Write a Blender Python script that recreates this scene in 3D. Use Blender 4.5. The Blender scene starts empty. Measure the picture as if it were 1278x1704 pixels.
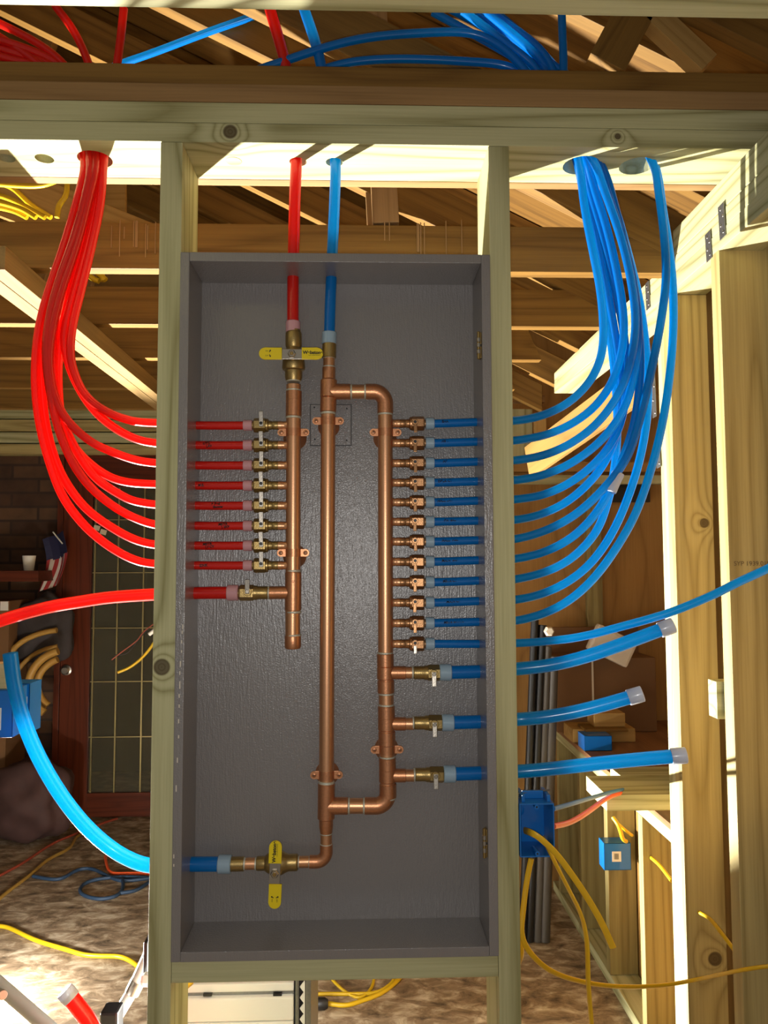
import bpy, bmesh, math, random
from mathutils import Vector, Matrix
random.seed(7)
sc = bpy.context.scene
COL = sc.collection
# ------------------------------------------------------------------ camera
F_PX = 1279.0
CAM = Vector((0, -1.4, 1.5))
yaw, pit, rol = math.radians(1.75), math.radians(3.7), math.radians(.195)
FW = Vector((math.sin(yaw)*math.cos(pit), math.cos(yaw)*math.cos(pit), math.sin(pit)))
R0 = FW.cross(Vector((0, 0, 1))).normalized()
U0 = R0.cross(FW)
RT = R0*math.cos(rol)-U0*math.sin(rol)
UP = U0*math.cos(rol)+R0*math.sin(rol)
cd = bpy.data.cameras.new('camera'); cam = bpy.data.objects.new('camera', cd); COL.objects.link(cam)
cd.sensor_fit = 'HORIZONTAL'; cd.sensor_width = 36; cd.lens = 36*F_PX/1278; cd.clip_start = .05
cam.matrix_world = Matrix(((RT.x, UP.x, -FW.x, CAM.x), (RT.y, UP.y, -FW.y, CAM.y), (RT.z, UP.z, -FW.z, CAM.z), (0, 0, 0, 1)))
sc.camera = cam
# ------------------------------------------------------------------ light
w = bpy.data.worlds.new('world'); sc.world = w; w.use_nodes = True
w.node_tree.nodes['Background'].inputs[0].default_value = (1.0, .96, .88, 1)
w.node_tree.nodes['Background'].inputs[1].default_value = .2
sc.view_settings.view_transform = 'Standard'; sc.view_settings.look = 'None'
sc.view_settings.gamma = 1; sc.view_settings.use_curve_mapping = False
sc.view_settings.exposure = 0.0
def light(name, kind, loc, energy, color, **k):
    d = bpy.data.lights.new(name, kind); d.energy = energy; d.color = color
    for a, b in k.items(): setattr(d, a, b)
    o = bpy.data.objects.new(name, d); o.location = loc; COL.objects.link(o); return o
LAMP = Vector((-1.28, 1.33, .16))
lo = light('work_lamp_light', 'SPOT', LAMP, 1450, (1, .97, .90), shadow_soft_size=.03, spot_size=math.radians(113), spot_blend=.35)
lo.rotation_euler = Vector((.75, -.85, .62)).to_track_quat('-Z', 'Y').to_euler()
light('work_lamp_spill', 'POINT', LAMP, 30, (1, .97, .90), shadow_soft_size=.03)
light('camera_flash_light', 'POINT', CAM+RT*-.012+UP*-.02+FW*.01, 22.5, (1, .97, .93), shadow_soft_size=.012)

def W(px, py, Y):
    d = FW+RT*((px-639)/F_PX)-UP*((py-852)/F_PX)
    return CAM+d*((Y-CAM.y)/d.y)
def WZ(px, py, Z):
    d = FW+RT*((px-639)/F_PX)-UP*((py-852)/F_PX)
    return CAM+d*((Z-CAM.z)/d.z)
# ------------------------------------------------------------------ materials
def nm(name):
    m = bpy.data.materials.new(name); m.use_nodes = True
    n = m.node_tree.nodes; return m, n, m.node_tree.links, n['Principled BSDF']
def rgb(r, g, b):   # sRGB 0-255 -> linear
    return tuple(((c/255)/12.92 if c/255 <= .04045 else ((c/255+.055)/1.055)**2.4) for c in (r, g, b))+(1,)
def simple(name, col, rough=.5, metal=0, bump=0, bscale=80, var=0, stretch=None, **k):
    m, n, l, b = nm(name)
    b.inputs['Base Color'].default_value = col; b.inputs['Roughness'].default_value = rough
    b.inputs['Metallic'].default_value = metal
    for a, v in k.items(): b.inputs[a.replace('_', ' ')].default_value = v
    tc = n.new('ShaderNodeTexCoord'); mp = n.new('ShaderNodeMapping'); l.new(tc.outputs['Object'], mp.inputs[0])
    if stretch: mp.inputs['Scale'].default_value = stretch
    nz = n.new('ShaderNodeTexNoise'); nz.inputs['Scale'].default_value = bscale; nz.inputs['Detail'].default_value = 4
    l.new(mp.outputs[0], nz.inputs['Vector'])
    if bump:
        bp = n.new('ShaderNodeBump'); bp.inputs['Strength'].default_value = bump; bp.inputs['Distance'].default_value = .002
        l.new(nz.outputs[0], bp.inputs['Height']); l.new(bp.outputs[0], b.inputs['Normal'])
    if var:
        mx = n.new('ShaderNodeMix'); mx.data_type = 'RGBA'
        mx.inputs[6].default_value = tuple(c*(1-var) for c in col[:3])+(1,); mx.inputs[7].default_value = tuple(min(1, c*(1+var)) for c in col[:3])+(1,)
        l.new(nz.outputs[0], mx.inputs[0]); l.new(mx.outputs[2], b.inputs['Base Color'])
    return m
def mnode(n, l, op, a, b=None, c=None):
    x = n.new('ShaderNodeMath'); x.operation = op
    for i, v in enumerate((a, b, c)):
        if v is None: continue
        if isinstance(v, (int, float)): x.inputs[i].default_value = v
        else: l.new(v, x.inputs[i])
    return x.outputs[0]
_kn = [0]
def wood(name, light_c, dark_c, rings=9, contrast=.6, rough=.6, knots=(), stain=.35, scale=(.55, 9, 9), knotcol=(60, 38, 20), stainc=None):
    """grain runs along the object's local X; knots = [(x,y,z,r)] in object space"""
    m, n, l, b = nm(name)
    tc = n.new('ShaderNodeTexCoord'); oi = n.new('ShaderNodeObjectInfo')
    pos = tc.outputs['Object']
    off = n.new('ShaderNodeVectorMath'); off.operation = 'SCALE'; cmb = n.new('ShaderNodeCombineXYZ')
    l.new(oi.outputs['Random'], cmb.inputs[0]); l.new(oi.outputs['Random'], cmb.inputs[1]); l.new(oi.outputs['Random'], cmb.inputs[2])
    l.new(cmb.outputs[0], off.inputs[0]); off.inputs['Scale'].default_value = 37.0
    mp = n.new('ShaderNodeMapping'); mp.inputs['Scale'].default_value = scale; l.new(pos, mp.inputs[0])
    ad = n.new('ShaderNodeVectorMath'); ad.operation = 'ADD'; l.new(mp.outputs[0], ad.inputs[0]); l.new(off.outputs[0], ad.inputs[1])
    nz = n.new('ShaderNodeTexNoise'); nz.inputs['Scale'].default_value = 1; nz.inputs['Detail'].default_value = 1.5; nz.inputs['Roughness'].default_value = .4
    l.new(ad.outputs[0], nz.inputs['Vector'])
    h = nz.outputs[0]; km = None
    for (kx, ky, kz, kr) in knots:
        vm = n.new('ShaderNodeVectorMath'); vm.operation = 'DISTANCE'
        l.new(pos, vm.inputs[0]); vm.inputs[1].default_value = (kx, ky, kz)
        dn = mnode(n, l, 'DIVIDE', vm.outputs['Value'], kr)
        g = mnode(n, l, 'EXPONENT', mnode(n, l, 'MULTIPLY', dn, -.55))
        h = mnode(n, l, 'ADD', h, mnode(n, l, 'MULTIPLY', g, .55))
        k = mnode(n, l, 'SUBTRACT', 1.25, dn); k = mnode(n, l, 'MULTIPLY', k, 4); k = mnode(n, l, 'MINIMUM', mnode(n, l, 'MAXIMUM', k, 0), 1)
        km = k if km is None else mnode(n, l, 'MAXIMUM', km, k)
    p = mnode(n, l, 'PINGPONG', mnode(n, l, 'MULTIPLY', h, rings*2), 1)
    p = mnode(n, l, 'POWER', p, 2.6)
    m2 = n.new('ShaderNodeMapping'); m2.inputs['Scale'].default_value = (6, 260, 260); l.new(pos, m2.inputs[0])
    n2 = n.new('ShaderNodeTexNoise'); n2.inputs['Scale'].default_value = 1; n2.inputs['Detail'].default_value = 2; l.new(m2.outputs[0], n2.inputs['Vector'])
    fac = mnode(n, l, 'ADD', mnode(n, l, 'MULTIPLY', p, contrast), mnode(n, l, 'MULTIPLY', mnode(n, l, 'SUBTRACT', n2.outputs[0], .45), .7))
    cl = n.new('ShaderNodeClamp'); l.new(fac, cl.inputs[0])
    mx = n.new('ShaderNodeMix'); mx.data_type = 'RGBA'; mx.inputs[6].default_value = light_c; mx.inputs[7].default_value = dark_c
    l.new(cl.outputs[0], mx.inputs[0]); out = mx.outputs[2]
    # broad weather stains that belong to the board
    m3 = n.new('ShaderNodeMapping'); m3.inputs['Scale'].default_value = (2.2, 7, 7); l.new(ad.outputs[0], m3.inputs[0])
    n3 = n.new('ShaderNodeTexNoise'); n3.inputs['Scale'].default_value = .8; n3.inputs['Detail'].default_value = 3
    l.new(m3.outputs[0], n3.inputs['Vector'])
    s = mnode(n, l, 'MULTIPLY', mnode(n, l, 'MAXIMUM', mnode(n, l, 'SUBTRACT', n3.outputs[0], .5), 0), 3.0*stain)
    mx2 = n.new('ShaderNodeMix'); mx2.data_type = 'RGBA'; l.new(s, mx2.inputs[0]); l.new(out, mx2.inputs[6])
    mx2.inputs[7].default_value = stainc or tuple(c*.45 for c in dark_c[:3])+(1,)
    out = mx2.outputs[2]
    if km is not None:
        mx3 = n.new('ShaderNodeMix'); mx3.data_type = 'RGBA'; l.new(mnode(n, l, 'MULTIPLY', km, .8), mx3.inputs[0])
        l.new(out, mx3.inputs[6]); mx3.inputs[7].default_value = rgb(*knotcol); out = mx3.outputs[2]
    l.new(out, b.inputs['Base Color']); b.inputs['Roughness'].default_value = rough
    b.inputs['Specular IOR Level'].default_value = .25
    bp = n.new('ShaderNodeBump'); bp.inputs['Strength'].default_value = .25; bp.inputs['Distance'].default_value = .001
    l.new(n2.outputs[0], bp.inputs['Height']); l.new(bp.outputs[0], b.inputs['Normal'])
    return m
PT_L, PT_D = rgb(190, 186, 142), rgb(140, 134, 88)
def ptw(name='treated_pine', knots=(), **k):
    a = dict(rings=9, contrast=.85, stain=.2, stainc=rgb(120, 128, 92)); a.update(k)
    return wood(name, PT_L, PT_D, knots=knots, **a)
M_PT = ptw()
M_PTO = wood('treated_pine_honey', rgb(186, 168, 112), rgb(134, 114, 64), rings=8, contrast=.6, stain=.3)
M_BR = wood('old_fir', rgb(132, 98, 46), rgb(88, 60, 24), rings=8, contrast=.55, stain=.5, rough=.55)
M_BRL = wood('old_fir_pale', rgb(158, 124, 80), rgb(114, 84, 50), rings=6, contrast=.45, stain=.3)
M_PTD = wood('treated_pine_dimmed', rgb(150, 136, 86), rgb(106, 88, 50), rings=7, contrast=.6, stain=.4)  # honey pine made darker; the dimmer light further back is put into the colour
M_HD = wood('header_fir', rgb(138, 112, 70), rgb(98, 76, 44), rings=7, contrast=.5, stain=.3)
M_DECK = wood('roof_plank', rgb(118, 84, 36), rgb(72, 48, 18), rings=7, contrast=.5, stain=.5)
M_GOLD = wood('new_fir', rgb(180, 144, 84), rgb(140, 104, 54), rings=7, contrast=.5, stain=.2)
M_PLY = wood('plywood', rgb(164, 124, 68), rgb(120, 86, 42), rings=5, contrast=.5, stain=.25, scale=(1.2, 5, 5))
M_DOOR = wood('stained_door_wood', rgb(96, 44, 24), rgb(58, 24, 12), rings=8, contrast=.5, rough=.35)
M_BENCH = wood('bench_plywood', rgb(140, 100, 66), rgb(100, 66, 40), rings=5, contrast=.4, stain=.4, scale=(1.2, 5, 5))

def gray_mat():
    m, n, l, b = nm('grey_gloss_paint')
    b.inputs['Base Color'].default_value = rgb(126, 121, 119); b.inputs['Roughness'].default_value = .36
    b.inputs['Specular IOR Level'].default_value = .5
    b.inputs['Coat Weight'].default_value = .7; b.inputs['Coat Roughness'].default_value = .2
    tc = n.new('ShaderNodeTexCoord'); mp = n.new('ShaderNodeMapping'); mp.inputs['Scale'].default_value = (300, 300, 40)
    l.new(tc.outputs['Object'], mp.inputs[0])
    a = n.new('ShaderNodeTexNoise'); a.inputs['Scale'].default_value = 1; a.inputs['Detail'].default_value = 3; l.new(mp.outputs[0], a.inputs['Vector'])
    c = n.new('ShaderNodeTexNoise'); c.inputs['Scale'].default_value = 420; l.new(tc.outputs['Object'], c.inputs['Vector'])
    s = mnode(n, l, 'ADD', a.outputs[0], mnode(n, l, 'MULTIPLY', c.outputs[0], .6))
    bp = n.new('ShaderNodeBump'); bp.inputs['Strength'].default_value = .7; bp.inputs['Distance'].default_value = .0012
    l.new(s, bp.inputs['Height']); l.new(bp.outputs[0], b.inputs['Normal']); l.new(bp.outputs[0], b.inputs['Coat Normal'])
    return m
M_GRAY = gray_mat()
def pex(name, col, trans, tw):
    m, n, l, b = nm(name)
    b.inputs['Base Color'].default_value = col; b.inputs['Roughness'].default_value = .28
    b.inputs['Specular IOR Level'].default_value = .5; b.inputs['Coat Weight'].default_value = .3; b.inputs['Coat Roughness'].default_value = .12
    t = n.new('ShaderNodeBsdfTranslucent'); t.inputs[0].default_value = trans
    mx = n.new('ShaderNodeMixShader'); mx.inputs[0].default_value = tw
    l.new(b.outputs[0], mx.inputs[1]); l.new(t.outputs[0], mx.inputs[2]); l.new(mx.outputs[0], n['Material Output'].inputs[0])
    return m
M_RED = pex('red_pex', rgb(226, 34, 24), rgb(255, 46, 36), .33)
M_BLUE = pex('blue_pex', rgb(0, 116, 206), rgb(10, 215, 255), .45)
def ringm(name, c):
    return pex(name, c, c, .25)
M_RING = ringm('milky_ring_blue_side', rgb(170, 196, 214))
M_RINGR = ringm('milky_ring_red_side', rgb(226, 170, 176))
M_RINGW = ringm('milky_ring_white', rgb(214, 220, 232))
M_COP = simple('copper', rgb(222, 166, 124), .36, .85, bump=.08, bscale=500, var=.10)
M_COPF = simple('copper_fitting', rgb(206, 144, 104), .38, .85, bump=.12, bscale=260, var=.18)
M_BRASS = simple('brass', rgb(168, 142, 90), .36, .85, bump=.15, bscale=500, var=.12)
M_BRASSR = simple('reddish_brass', rgb(176, 130, 90), .34, .85, bump=.15, bscale=500, var=.12)
M_SOLD = simple('solder', rgb(206, 204, 186), .42, .5, bump=.4, bscale=700, var=.2)
M_STEEL = simple('steel', rgb(176, 168, 156), .32, .9, bump=.1, bscale=300)
M_GALV = simple('galvanised_plate', rgb(150, 150, 150), .4, .9, bump=.2, bscale=200, var=.2)
M_YEL = simple('yellow_vinyl', rgb(232, 206, 20), .35, bump=.05, bscale=200)
M_INK = simple('black_ink', rgb(24, 16, 16), .5)
M_ROMEX = simple('yellow_cable_jacket', rgb(226, 178, 30), .4, bump=.1, bscale=120, var=.08)
M_YCORD = simple('yellow_cord', rgb(206, 170, 24), .4)
M_OCORD = simple('orange_cord', rgb(240, 96, 48), .4)
M_OLDC = simple('dull_yellow_cord', rgb(150, 116, 50), .5)
M_REDC = simple('dull_red_cord', rgb(140, 60, 40), .5)
M_BCORD = simple('blue_cord', rgb(60, 120, 180), .4)
M_DBCORD = simple('dark_blue_cord', rgb(44, 66, 92), .5)
M_BBOX = simple('blue_box_plastic', rgb(10, 104, 184), .3, bump=.05, bscale=60, Coat_Weight=.3)
M_WHITE = simple('white_enamel', rgb(246, 246, 244), .3)
M_WPLAS = simple('cream_plastic', rgb(214, 200, 176), .4, var=.05, bscale=30)
M_PAPER = simple('paper', rgb(220, 216, 206), .7)
M_BLACK = simple('black_plastic', rgb(26, 26, 28), .4, bump=.1, bscale=200)
M_PIPE = simple('dull_grey_pipe', rgb(88, 84, 80), .5, .3, var=.15, bscale=14)
M_CARD = simple('cardboard', rgb(112, 78, 44), .8, var=.06, bscale=20)
M_LINE = simple('dark_seam', rgb(30, 28, 28), .7)
M_CAME = simple('brass_came', rgb(170, 150, 100), .35, .8)
M_HOSE = simple('tan_yellow_hose', rgb(176, 134, 60), .5, bump=.3, bscale=120)
M_DARK = simple('dark_cloth', rgb(60, 54, 54), .85, var=.4, bscale=9)
M_PINK = simple('pinkish_bag', rgb(66, 42, 38), .8, var=.4, bscale=14)
def glassm():
    m, n, l, b = nm('door_glass')
    b.inputs['Base Color'].default_value = (.5, .46, .32, 1); b.inputs['Roughness'].default_value = .1
    b.inputs['Transmission Weight'].default_value = .9; b.inputs['IOR'].default_value = 1.15
    return m
M_GLASS = glassm()
def concrete():
    m, n, l, b = nm('worn_concrete_floor')
    tc = n.new('ShaderNodeTexCoord')
    mp = n.new('ShaderNodeMapping'); mp.inputs['Scale'].default_value = (3.2, 5.5, 1); mp.inputs['Rotation'].default_value = (0, 0, .35)
    l.new(tc.outputs['Object'], mp.inputs[0])
    a = n.new('ShaderNodeTexNoise'); a.inputs['Scale'].default_value = 3.4; a.inputs['Detail'].default_value = 9; a.inputs['Roughness'].default_value = .68
    a.inputs['Distortion'].default_value = .5
    l.new(mp.outputs[0], a.inputs['Vector'])
    r = n.new('ShaderNodeValToRGB'); e = r.color_ramp.elements
    e[0].position = .34; e[0].color = rgb(84, 68, 50); e[1].position = .72; e[1].color = rgb(220, 206, 180)
    x = e.new(.5); x.color = rgb(146, 124, 98)
    l.new(a.outputs[0], r.inputs[0]); l.new(r.outputs[0], b.inputs['Base Color']); b.inputs['Roughness'].default_value = .7
    bp = n.new('ShaderNodeBump'); bp.inputs['Strength'].default_value = .4; bp.inputs['Distance'].default_value = .006
    l.new(a.outputs[0], bp.inputs['Height']); l.new(bp.outputs[0], b.inputs['Normal'])
    return m
M_FLOOR = concrete()
def brickm():
    m, n, l, b = nm('weathered_brick')
    tc = n.new('ShaderNodeTexCoord'); sp = n.new('ShaderNodeSeparateXYZ'); cb = n.new('ShaderNodeCombineXYZ')
    l.new(tc.outputs['Object'], sp.inputs[0]); l.new(sp.outputs[0], cb.inputs[0]); l.new(sp.outputs[2], cb.inputs[1])
    br = n.new('ShaderNodeTexBrick'); br.inputs['Scale'].default_value = 1
    br.inputs['Brick Width'].default_value = .32; br.inputs['Row Height'].default_value = .085; br.inputs['Mortar Size'].default_value = .008
    br.inputs['Color1'].default_value = rgb(120, 86, 58); br.inputs['Color2'].default_value = rgb(82, 54, 38); br.inputs['Mortar'].default_value = rgb(70, 50, 38)
    l.new(cb.outputs[0], br.inputs['Vector'])
    nz = n.new('ShaderNodeTexNoise'); nz.inputs['Scale'].default_value = 9; nz.inputs['Detail'].default_value = 5; l.new(tc.outputs['Object'], nz.inputs['Vector'])
    mx = n.new('ShaderNodeMix'); mx.data_type = 'RGBA'; mx.blend_type = 'MULTIPLY'; mx.inputs[0].default_value = .8
    l.new(br.outputs[0], mx.inputs[6]); l.new(nz.outputs[0], mx.inputs[7]); l.new(mx.outputs[2], b.inputs['Base Color'])
    b.inputs['Roughness'].default_value = .85
    return m
M_BRICK = brickm()
# ------------------------------------------------------------------ builders
def link(name, bm, mat, parent=None, smooth=False, autos=False):
    me = bpy.data.meshes.new(name)
    bmesh.ops.recalc_face_normals(bm, faces=bm.faces[:]) if len(bm.faces) else None
    bm.to_mesh(me); bm.free(); me.materials.append(mat)
    if smooth:
        for p in me.polygons: p.use_smooth = True
        if autos: me.set_sharp_from_angle(angle=math.radians(35))
    o = bpy.data.objects.new(name, me); COL.objects.link(o)
    if parent:
        o.parent = parent
        pm = base_of(parent)
        o.matrix_parent_inverse = pm.inverted()
    return o
def base_of(o):
    m = o.matrix_basis.copy()
    if o.parent: m = base_of(o.parent) @ o.matrix_parent_inverse @ m
    return m
def thing(name, label, cat, loc=(0, 0, 0), group=None):
    o = bpy.data.objects.new(name, None); COL.objects.link(o); o.location = loc; o.empty_display_size = .05
    return tag(o, label, cat, group)
def tag(o, label, cat, group=None, kind=None):
    o['label'] = label; o['category'] = cat
    if group: o['group'] = group
    if kind: o['kind'] = kind
    return o
def struct(o): o['kind'] = 'structure'; return o
def cube_bm(sx, sy, sz, bev=.0015):
    bm = bmesh.new(); bmesh.ops.create_cube(bm, size=1)
    bmesh.ops.scale(bm, vec=(sx, sy, sz), verts=bm.verts)
    if bev: bmesh.ops.bevel(bm, geom=bm.edges[:], offset=min(bev, min(sx, sy, sz)*.3), segments=2, profile=.6, affect='EDGES')
    return bm
def board(name, p0, p1, wd, th, up, mat, parent=None, bev=.0015, cut0=None, cut1=None):
    """beam from p0 to p1 (centre line); wd along up, th across; local X is the grain.  cut = shift of the end's top edge"""
    p0, p1 = Vector(p0), Vector(p1); x = (p1-p0); L = x.length; x.normalize()
    z = Vector(up); z = (z-x*z.dot(x)).normalized(); y = z.cross(x)
    bm = bmesh.new(); bmesh.ops.create_cube(bm, size=1); bmesh.ops.scale(bm, vec=(L, th, wd), verts=bm.verts)
    for v in bm.verts:
        if cut1 and v.co.x > 0 and v.co.z > 0: v.co.x += cut1
        if cut0 and v.co.x < 0 and v.co.z > 0: v.co.x += cut0
    if bev: bmesh.ops.bevel(bm, geom=bm.edges[:], offset=bev, segments=2, profile=.6, affect='EDGES')
    o = link(name, bm, mat)
    m = Matrix((x, y, z)).transposed().to_4x4(); m.translation = (p0+p1)/2
    if parent:
        o.parent = parent; o.matrix_parent_inverse = base_of(parent).inverted()
    o.matrix_basis = m
    return o
def bx(name, x0, x1, y0, y1, z0, z1, mat, grain='x', parent=None, bev=.0015):
    c = Vector(((x0+x1)/2, (y0+y1)/2, (z0+z1)/2))
    if grain == 'x': return board(name, (x0, c.y, c.z), (x1, c.y, c.z), z1-z0, y1-y0, (0, 0, 1), mat, parent, bev)
    if grain == 'z': return board(name, (c.x, c.y, z0), (c.x, c.y, z1), x1-x0, y1-y0, (1, 0, 0), mat, parent, bev)
    return board(name, (c.x, y0, c.z), (c.x, y1, c.z), z1-z0, x1-x0, (0, 0, 1), mat, parent, bev)
def smooth_path(pts, sub=10):
    P = [Vector(p) for p in pts]
    if len(P) == 2: return [P[0].lerp(P[1], i/sub) for i in range(sub+1)]
    E = [P[0]*2-P[1]]+P+[P[-1]*2-P[-2]]; out = []
    for i in range(1, len(E)-2):
        p0, p1, p2, p3 = E[i-1:i+3]
        for k in range(sub):
            t = k/sub
            out.append(.5*((2*p1)+(p2-p0)*t+(2*p0-5*p1+4*p2-p3)*t*t+(3*p1-p0-3*p2+p3)*t**3))
    out.append(P[-1]); 
    # relax twice for even bends
    for _ in range(6):
        out = [out[0]]+[(out[i-1]+out[i]*2+out[i+1])/4 for i in range(1, len(out)-1)]+[out[-1]]
    return out
def frames(path):
    T = [(path[min(i+1, len(path)-1)]-path[max(i-1, 0)]).normalized() for i in range(len(path))]
    a = Vector((0, 1, 0)) if abs(T[0].y) < .9 else Vector((1, 0, 0))
    n = (a-T[0]*a.dot(T[0])).normalized(); out = []
    for t in T:
        n = (n-t*n.dot(t)).normalized(); out.append((t, n, t.cross(n)))
    return out
def sweep(bm, path, r, seg=14, flat=1.0, capd=True):
    fr = frames(path); rings = []
    for i, (p, (t, a, b)) in enumerate(zip(path, fr)):
        ri = r[i] if isinstance(r, list) else r
        rings.append([bm.verts.new(p+a*math.cos(2*math.pi*k/seg)*ri*flat+b*math.sin(2*math.pi*k/seg)*ri) for k in range(seg)])
    for A, B in zip(rings, rings[1:]):
        for k in range(seg): bm.faces.new((A[k], A[(k+1) % seg], B[(k+1) % seg], B[k]))
    if capd: bm.faces.new(rings[0]); bm.faces.new(rings[-1][::-1])
def tube(name, pts, r, mat, parent=None, seg=14, sub=10, flat=1.0):
    bm = bmesh.new(); sweep(bm, smooth_path(pts, sub), r, seg, flat)
    return link(name, bm, mat, parent, smooth=True, autos=True)
def turned_bm(bm, p0, p1, prof, seg=24, phase=0):
    """prof: [(t 0..1, r)] along p0->p1"""
    p0, p1 = Vector(p0), Vector(p1); ax = (p1-p0); x = ax.normalized()
    a = Vector((0, 1, 0)) if abs(x.y) < .9 else Vector((1, 0, 0)); a = (a-x*a.dot(x)).normalized(); b = x.cross(a); rings = []
    for t, r in prof:
        c = p0+ax*t
        rings.append([bm.verts.new(c+a*math.cos(2*math.pi*(k+phase)/seg)*r+b*math.sin(2*math.pi*(k+phase)/seg)*r) for k in range(seg)])
    for A, B in zip(rings, rings[1:]):
        for k in range(seg): bm.faces.new((A[k], A[(k+1) % seg], B[(k+1) % seg], B[k]))
    bm.faces.new(rings[0]); bm.faces.new(rings[-1][::-1])
def turned(name, p0, p1, prof, mat, parent=None, seg=24, phase=0):
    bm = bmesh.new(); turned_bm(bm, p0, p1, prof, seg, phase)
    return link(name, bm, mat, parent, smooth=seg > 8, autos=True)
def cyl(name, p0, p1, r, mat, parent=None, seg=24, lip=.0008):
    L = (Vector(p1)-Vector(p0)).length; e = min(.4, lip/L)
    return turned(name, p0, p1, [(0, r-lip), (e, r), (1-e, r), (1, r-lip)], mat, parent, seg)
def drill(o, holes):
    """holes = [(p0, p1, r)] bored through the mesh in world space"""
    bm = bmesh.new()
    for p0, p1, r in holes: turned_bm(bm, p0, p1, [(0, r), (1, r)], 24)
    c = link('cutter', bm, M_LINE)
    md = o.modifiers.new('bore', 'BOOLEAN'); md.operation = 'DIFFERENCE'; md.object = c; md.solver = 'EXACT'
    bpy.context.view_layer.update()
    dg = bpy.context.evaluated_depsgraph_get()
    me = bpy.data.meshes.new_from_object(o.evaluated_get(dg)); o.modifiers.clear(); o.data = me
    cm = c.data; bpy.data.objects.remove(c); bpy.data.meshes.remove(cm)
def text_bm(s, size, weight=0):
    cu = bpy.data.curves.new('t', 'FONT'); cu.body = s; cu.size = size; cu.align_x = 'CENTER'; cu.align_y = 'CENTER'; cu.extrude = 0; cu.offset = weight
    o = bpy.data.objects.new('t', cu); COL.objects.link(o); bpy.context.view_layer.update()
    me = bpy.data.meshes.new_from_object(o.evaluated_get(bpy.context.evaluated_depsgraph_get()))
    bpy.data.objects.remove(o); bpy.data.curves.remove(cu)
    bm = bmesh.new(); bm.from_mesh(me); bpy.data.meshes.remove(me); return bm
def text(name, s, size, M, mat, parent, weight=0):
    bm = text_bm(s, size, weight); bmesh.ops.transform(bm, matrix=M, verts=bm.verts); return link(name, bm, mat, parent)
def basis(o, x, y):
    x = Vector(x).normalized(); y = Vector(y).normalized(); z = x.cross(y)
    m = Matrix((x, y, z)).transposed().to_4x4(); m.translation = Vector(o); return m
# ================================================================== SETTING
fl = bx('floor', -5, 3, -2.5, 5, -.1, 0, M_FLOOR, bev=0); struct(fl)
# far wall: brick to the left, framed door, plywood above
XD = [W(px, 1100, 3.3).x for px in (95, 300)]
struct(bx('wall_far', -5, XD[0]+.02, 3.32, 3.42, 0, 2.15, M_BRICK, bev=0))
struct(bx('wall_beyond_door', -3.5, 0.2, 4.3, 4.4, 0, 2.6, simple('painted_room_dimness', rgb(42, 38, 26), .8, var=.5, bscale=3), bev=0))  # wall colour darkened to stand in for the unlit room behind the glass
struct(bx('wall_far_gable', -5, 1.2, 3.42, 3.5, 2.15, 5, M_PLY, bev=0))
struct(bx('wall_far_side', XD[1]+.9, 0.1, 3.3, 3.4, 0, 2.15, M_PLY, bev=0))
struct(bx('wall_alcove_back', .02, 2.2, 2.22, 2.26, 0, 3.2, M_PLY, 'z', bev=0))
struct(bx('wall_alcove_left', .0, .04, 2.22, 3.4, 0, 3.2, M_PLY, 'z', bev=0))
struct(bx('wall_left', -5, -4.9, -2.5, 5, 0, 5, M_PLY, bev=0))
struct(bx('wall_right_sheathing', .83, .845, -.6, .62, 0, 2.3, M_GOLD, 'z', bev=0))
struct(bx('wall_right', 2.2, 2.25, -2.5, 5, 0, 2.3, M_PLY, bev=0))
# header boards stacked over the door opening
for i, (a, b) in enumerate(((675, 699), (700, 720), (721, 739), (740, 758))):
    z1 = W(130, a, 3.28).z; z0 = W(130, b, 3.28).z
    o = bx('header_board', -5, 0, 3.24, 3.32, z0+.002, z1-.002, (M_PT, M_PTO)[i % 2 == 1] if i else M_PT)
    tag(o, ('topmost greenish header board in the stack above the distant door', 'second header board from the top above the distant door',
            'third header board from the top above the distant door', 'lowest header board, directly above the distant door frame')[i], 'board', 'header boards above the far door')
# door_1 : stained door with leaded glass
door = bpy.data.objects.new('door_1', None); COL.objects.link(door); door.location = (-1.6, 3.3, 0); struct(door)
dxl, dxr = W(103, 1100, 3.3).x, W(151, 1100, 3.3).x
zt, zb0, zb1 = W(130, 757, 3.3).z, W(200, 1318, 3.3).z, 0.005
bx('door_stile', dxl, dxr, 3.28, 3.325, zb1, zt, M_DOOR, 'z', door)
bx('bottom_rail', dxr, dxr+.95, 3.28, 3.325, zb1, zb0, M_DOOR, 'x', door)
bx('top_rail', dxr, dxr+.95, 3.28, 3.325, zt-.2, zt, M_DOOR, 'x', door)
bx('door_stile', dxr+.95, dxr+1.1, 3.28, 3.325, zb1, zt, M_DOOR, 'z', door)
bx('glass_pane', dxr, dxr+.95, 3.302, 3.308, zb0, zt-.2, M_GLASS, 'x', door, 0)
for px in (155, 194, 237, 280):
    x = W(px, 1100, 3.3).x; bx('glazing_bar', x-.004, x+.004, 3.292, 3.3, zb0, zt-.2, M_CAME, 'z', door, 0)
for py in (865, 953, 1045, 1134, 1226):
    z = W(200, py, 3.3).z; bx('glazing_bar', dxr, dxr+.95, 3.294, 3.3, z-.0025, z+.0025, M_CAME, 'x', door, 0)
for py in (1077, 1115):
    p = W(111, py, 3.28); k = turned('door_knob' if py > 1100 else 'deadbolt', p, p+Vector((0, -.035, 0)), [(0, .03), (.2, .03), (.3, .018), (.6, .02), (.8, .026), (1, .018)], M_STEEL, door)
bx('door_jamb', dxl-.035, dxl-.002, 3.27, 3.35, 0, zt+.0, M_DOOR, 'z', door)
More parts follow.
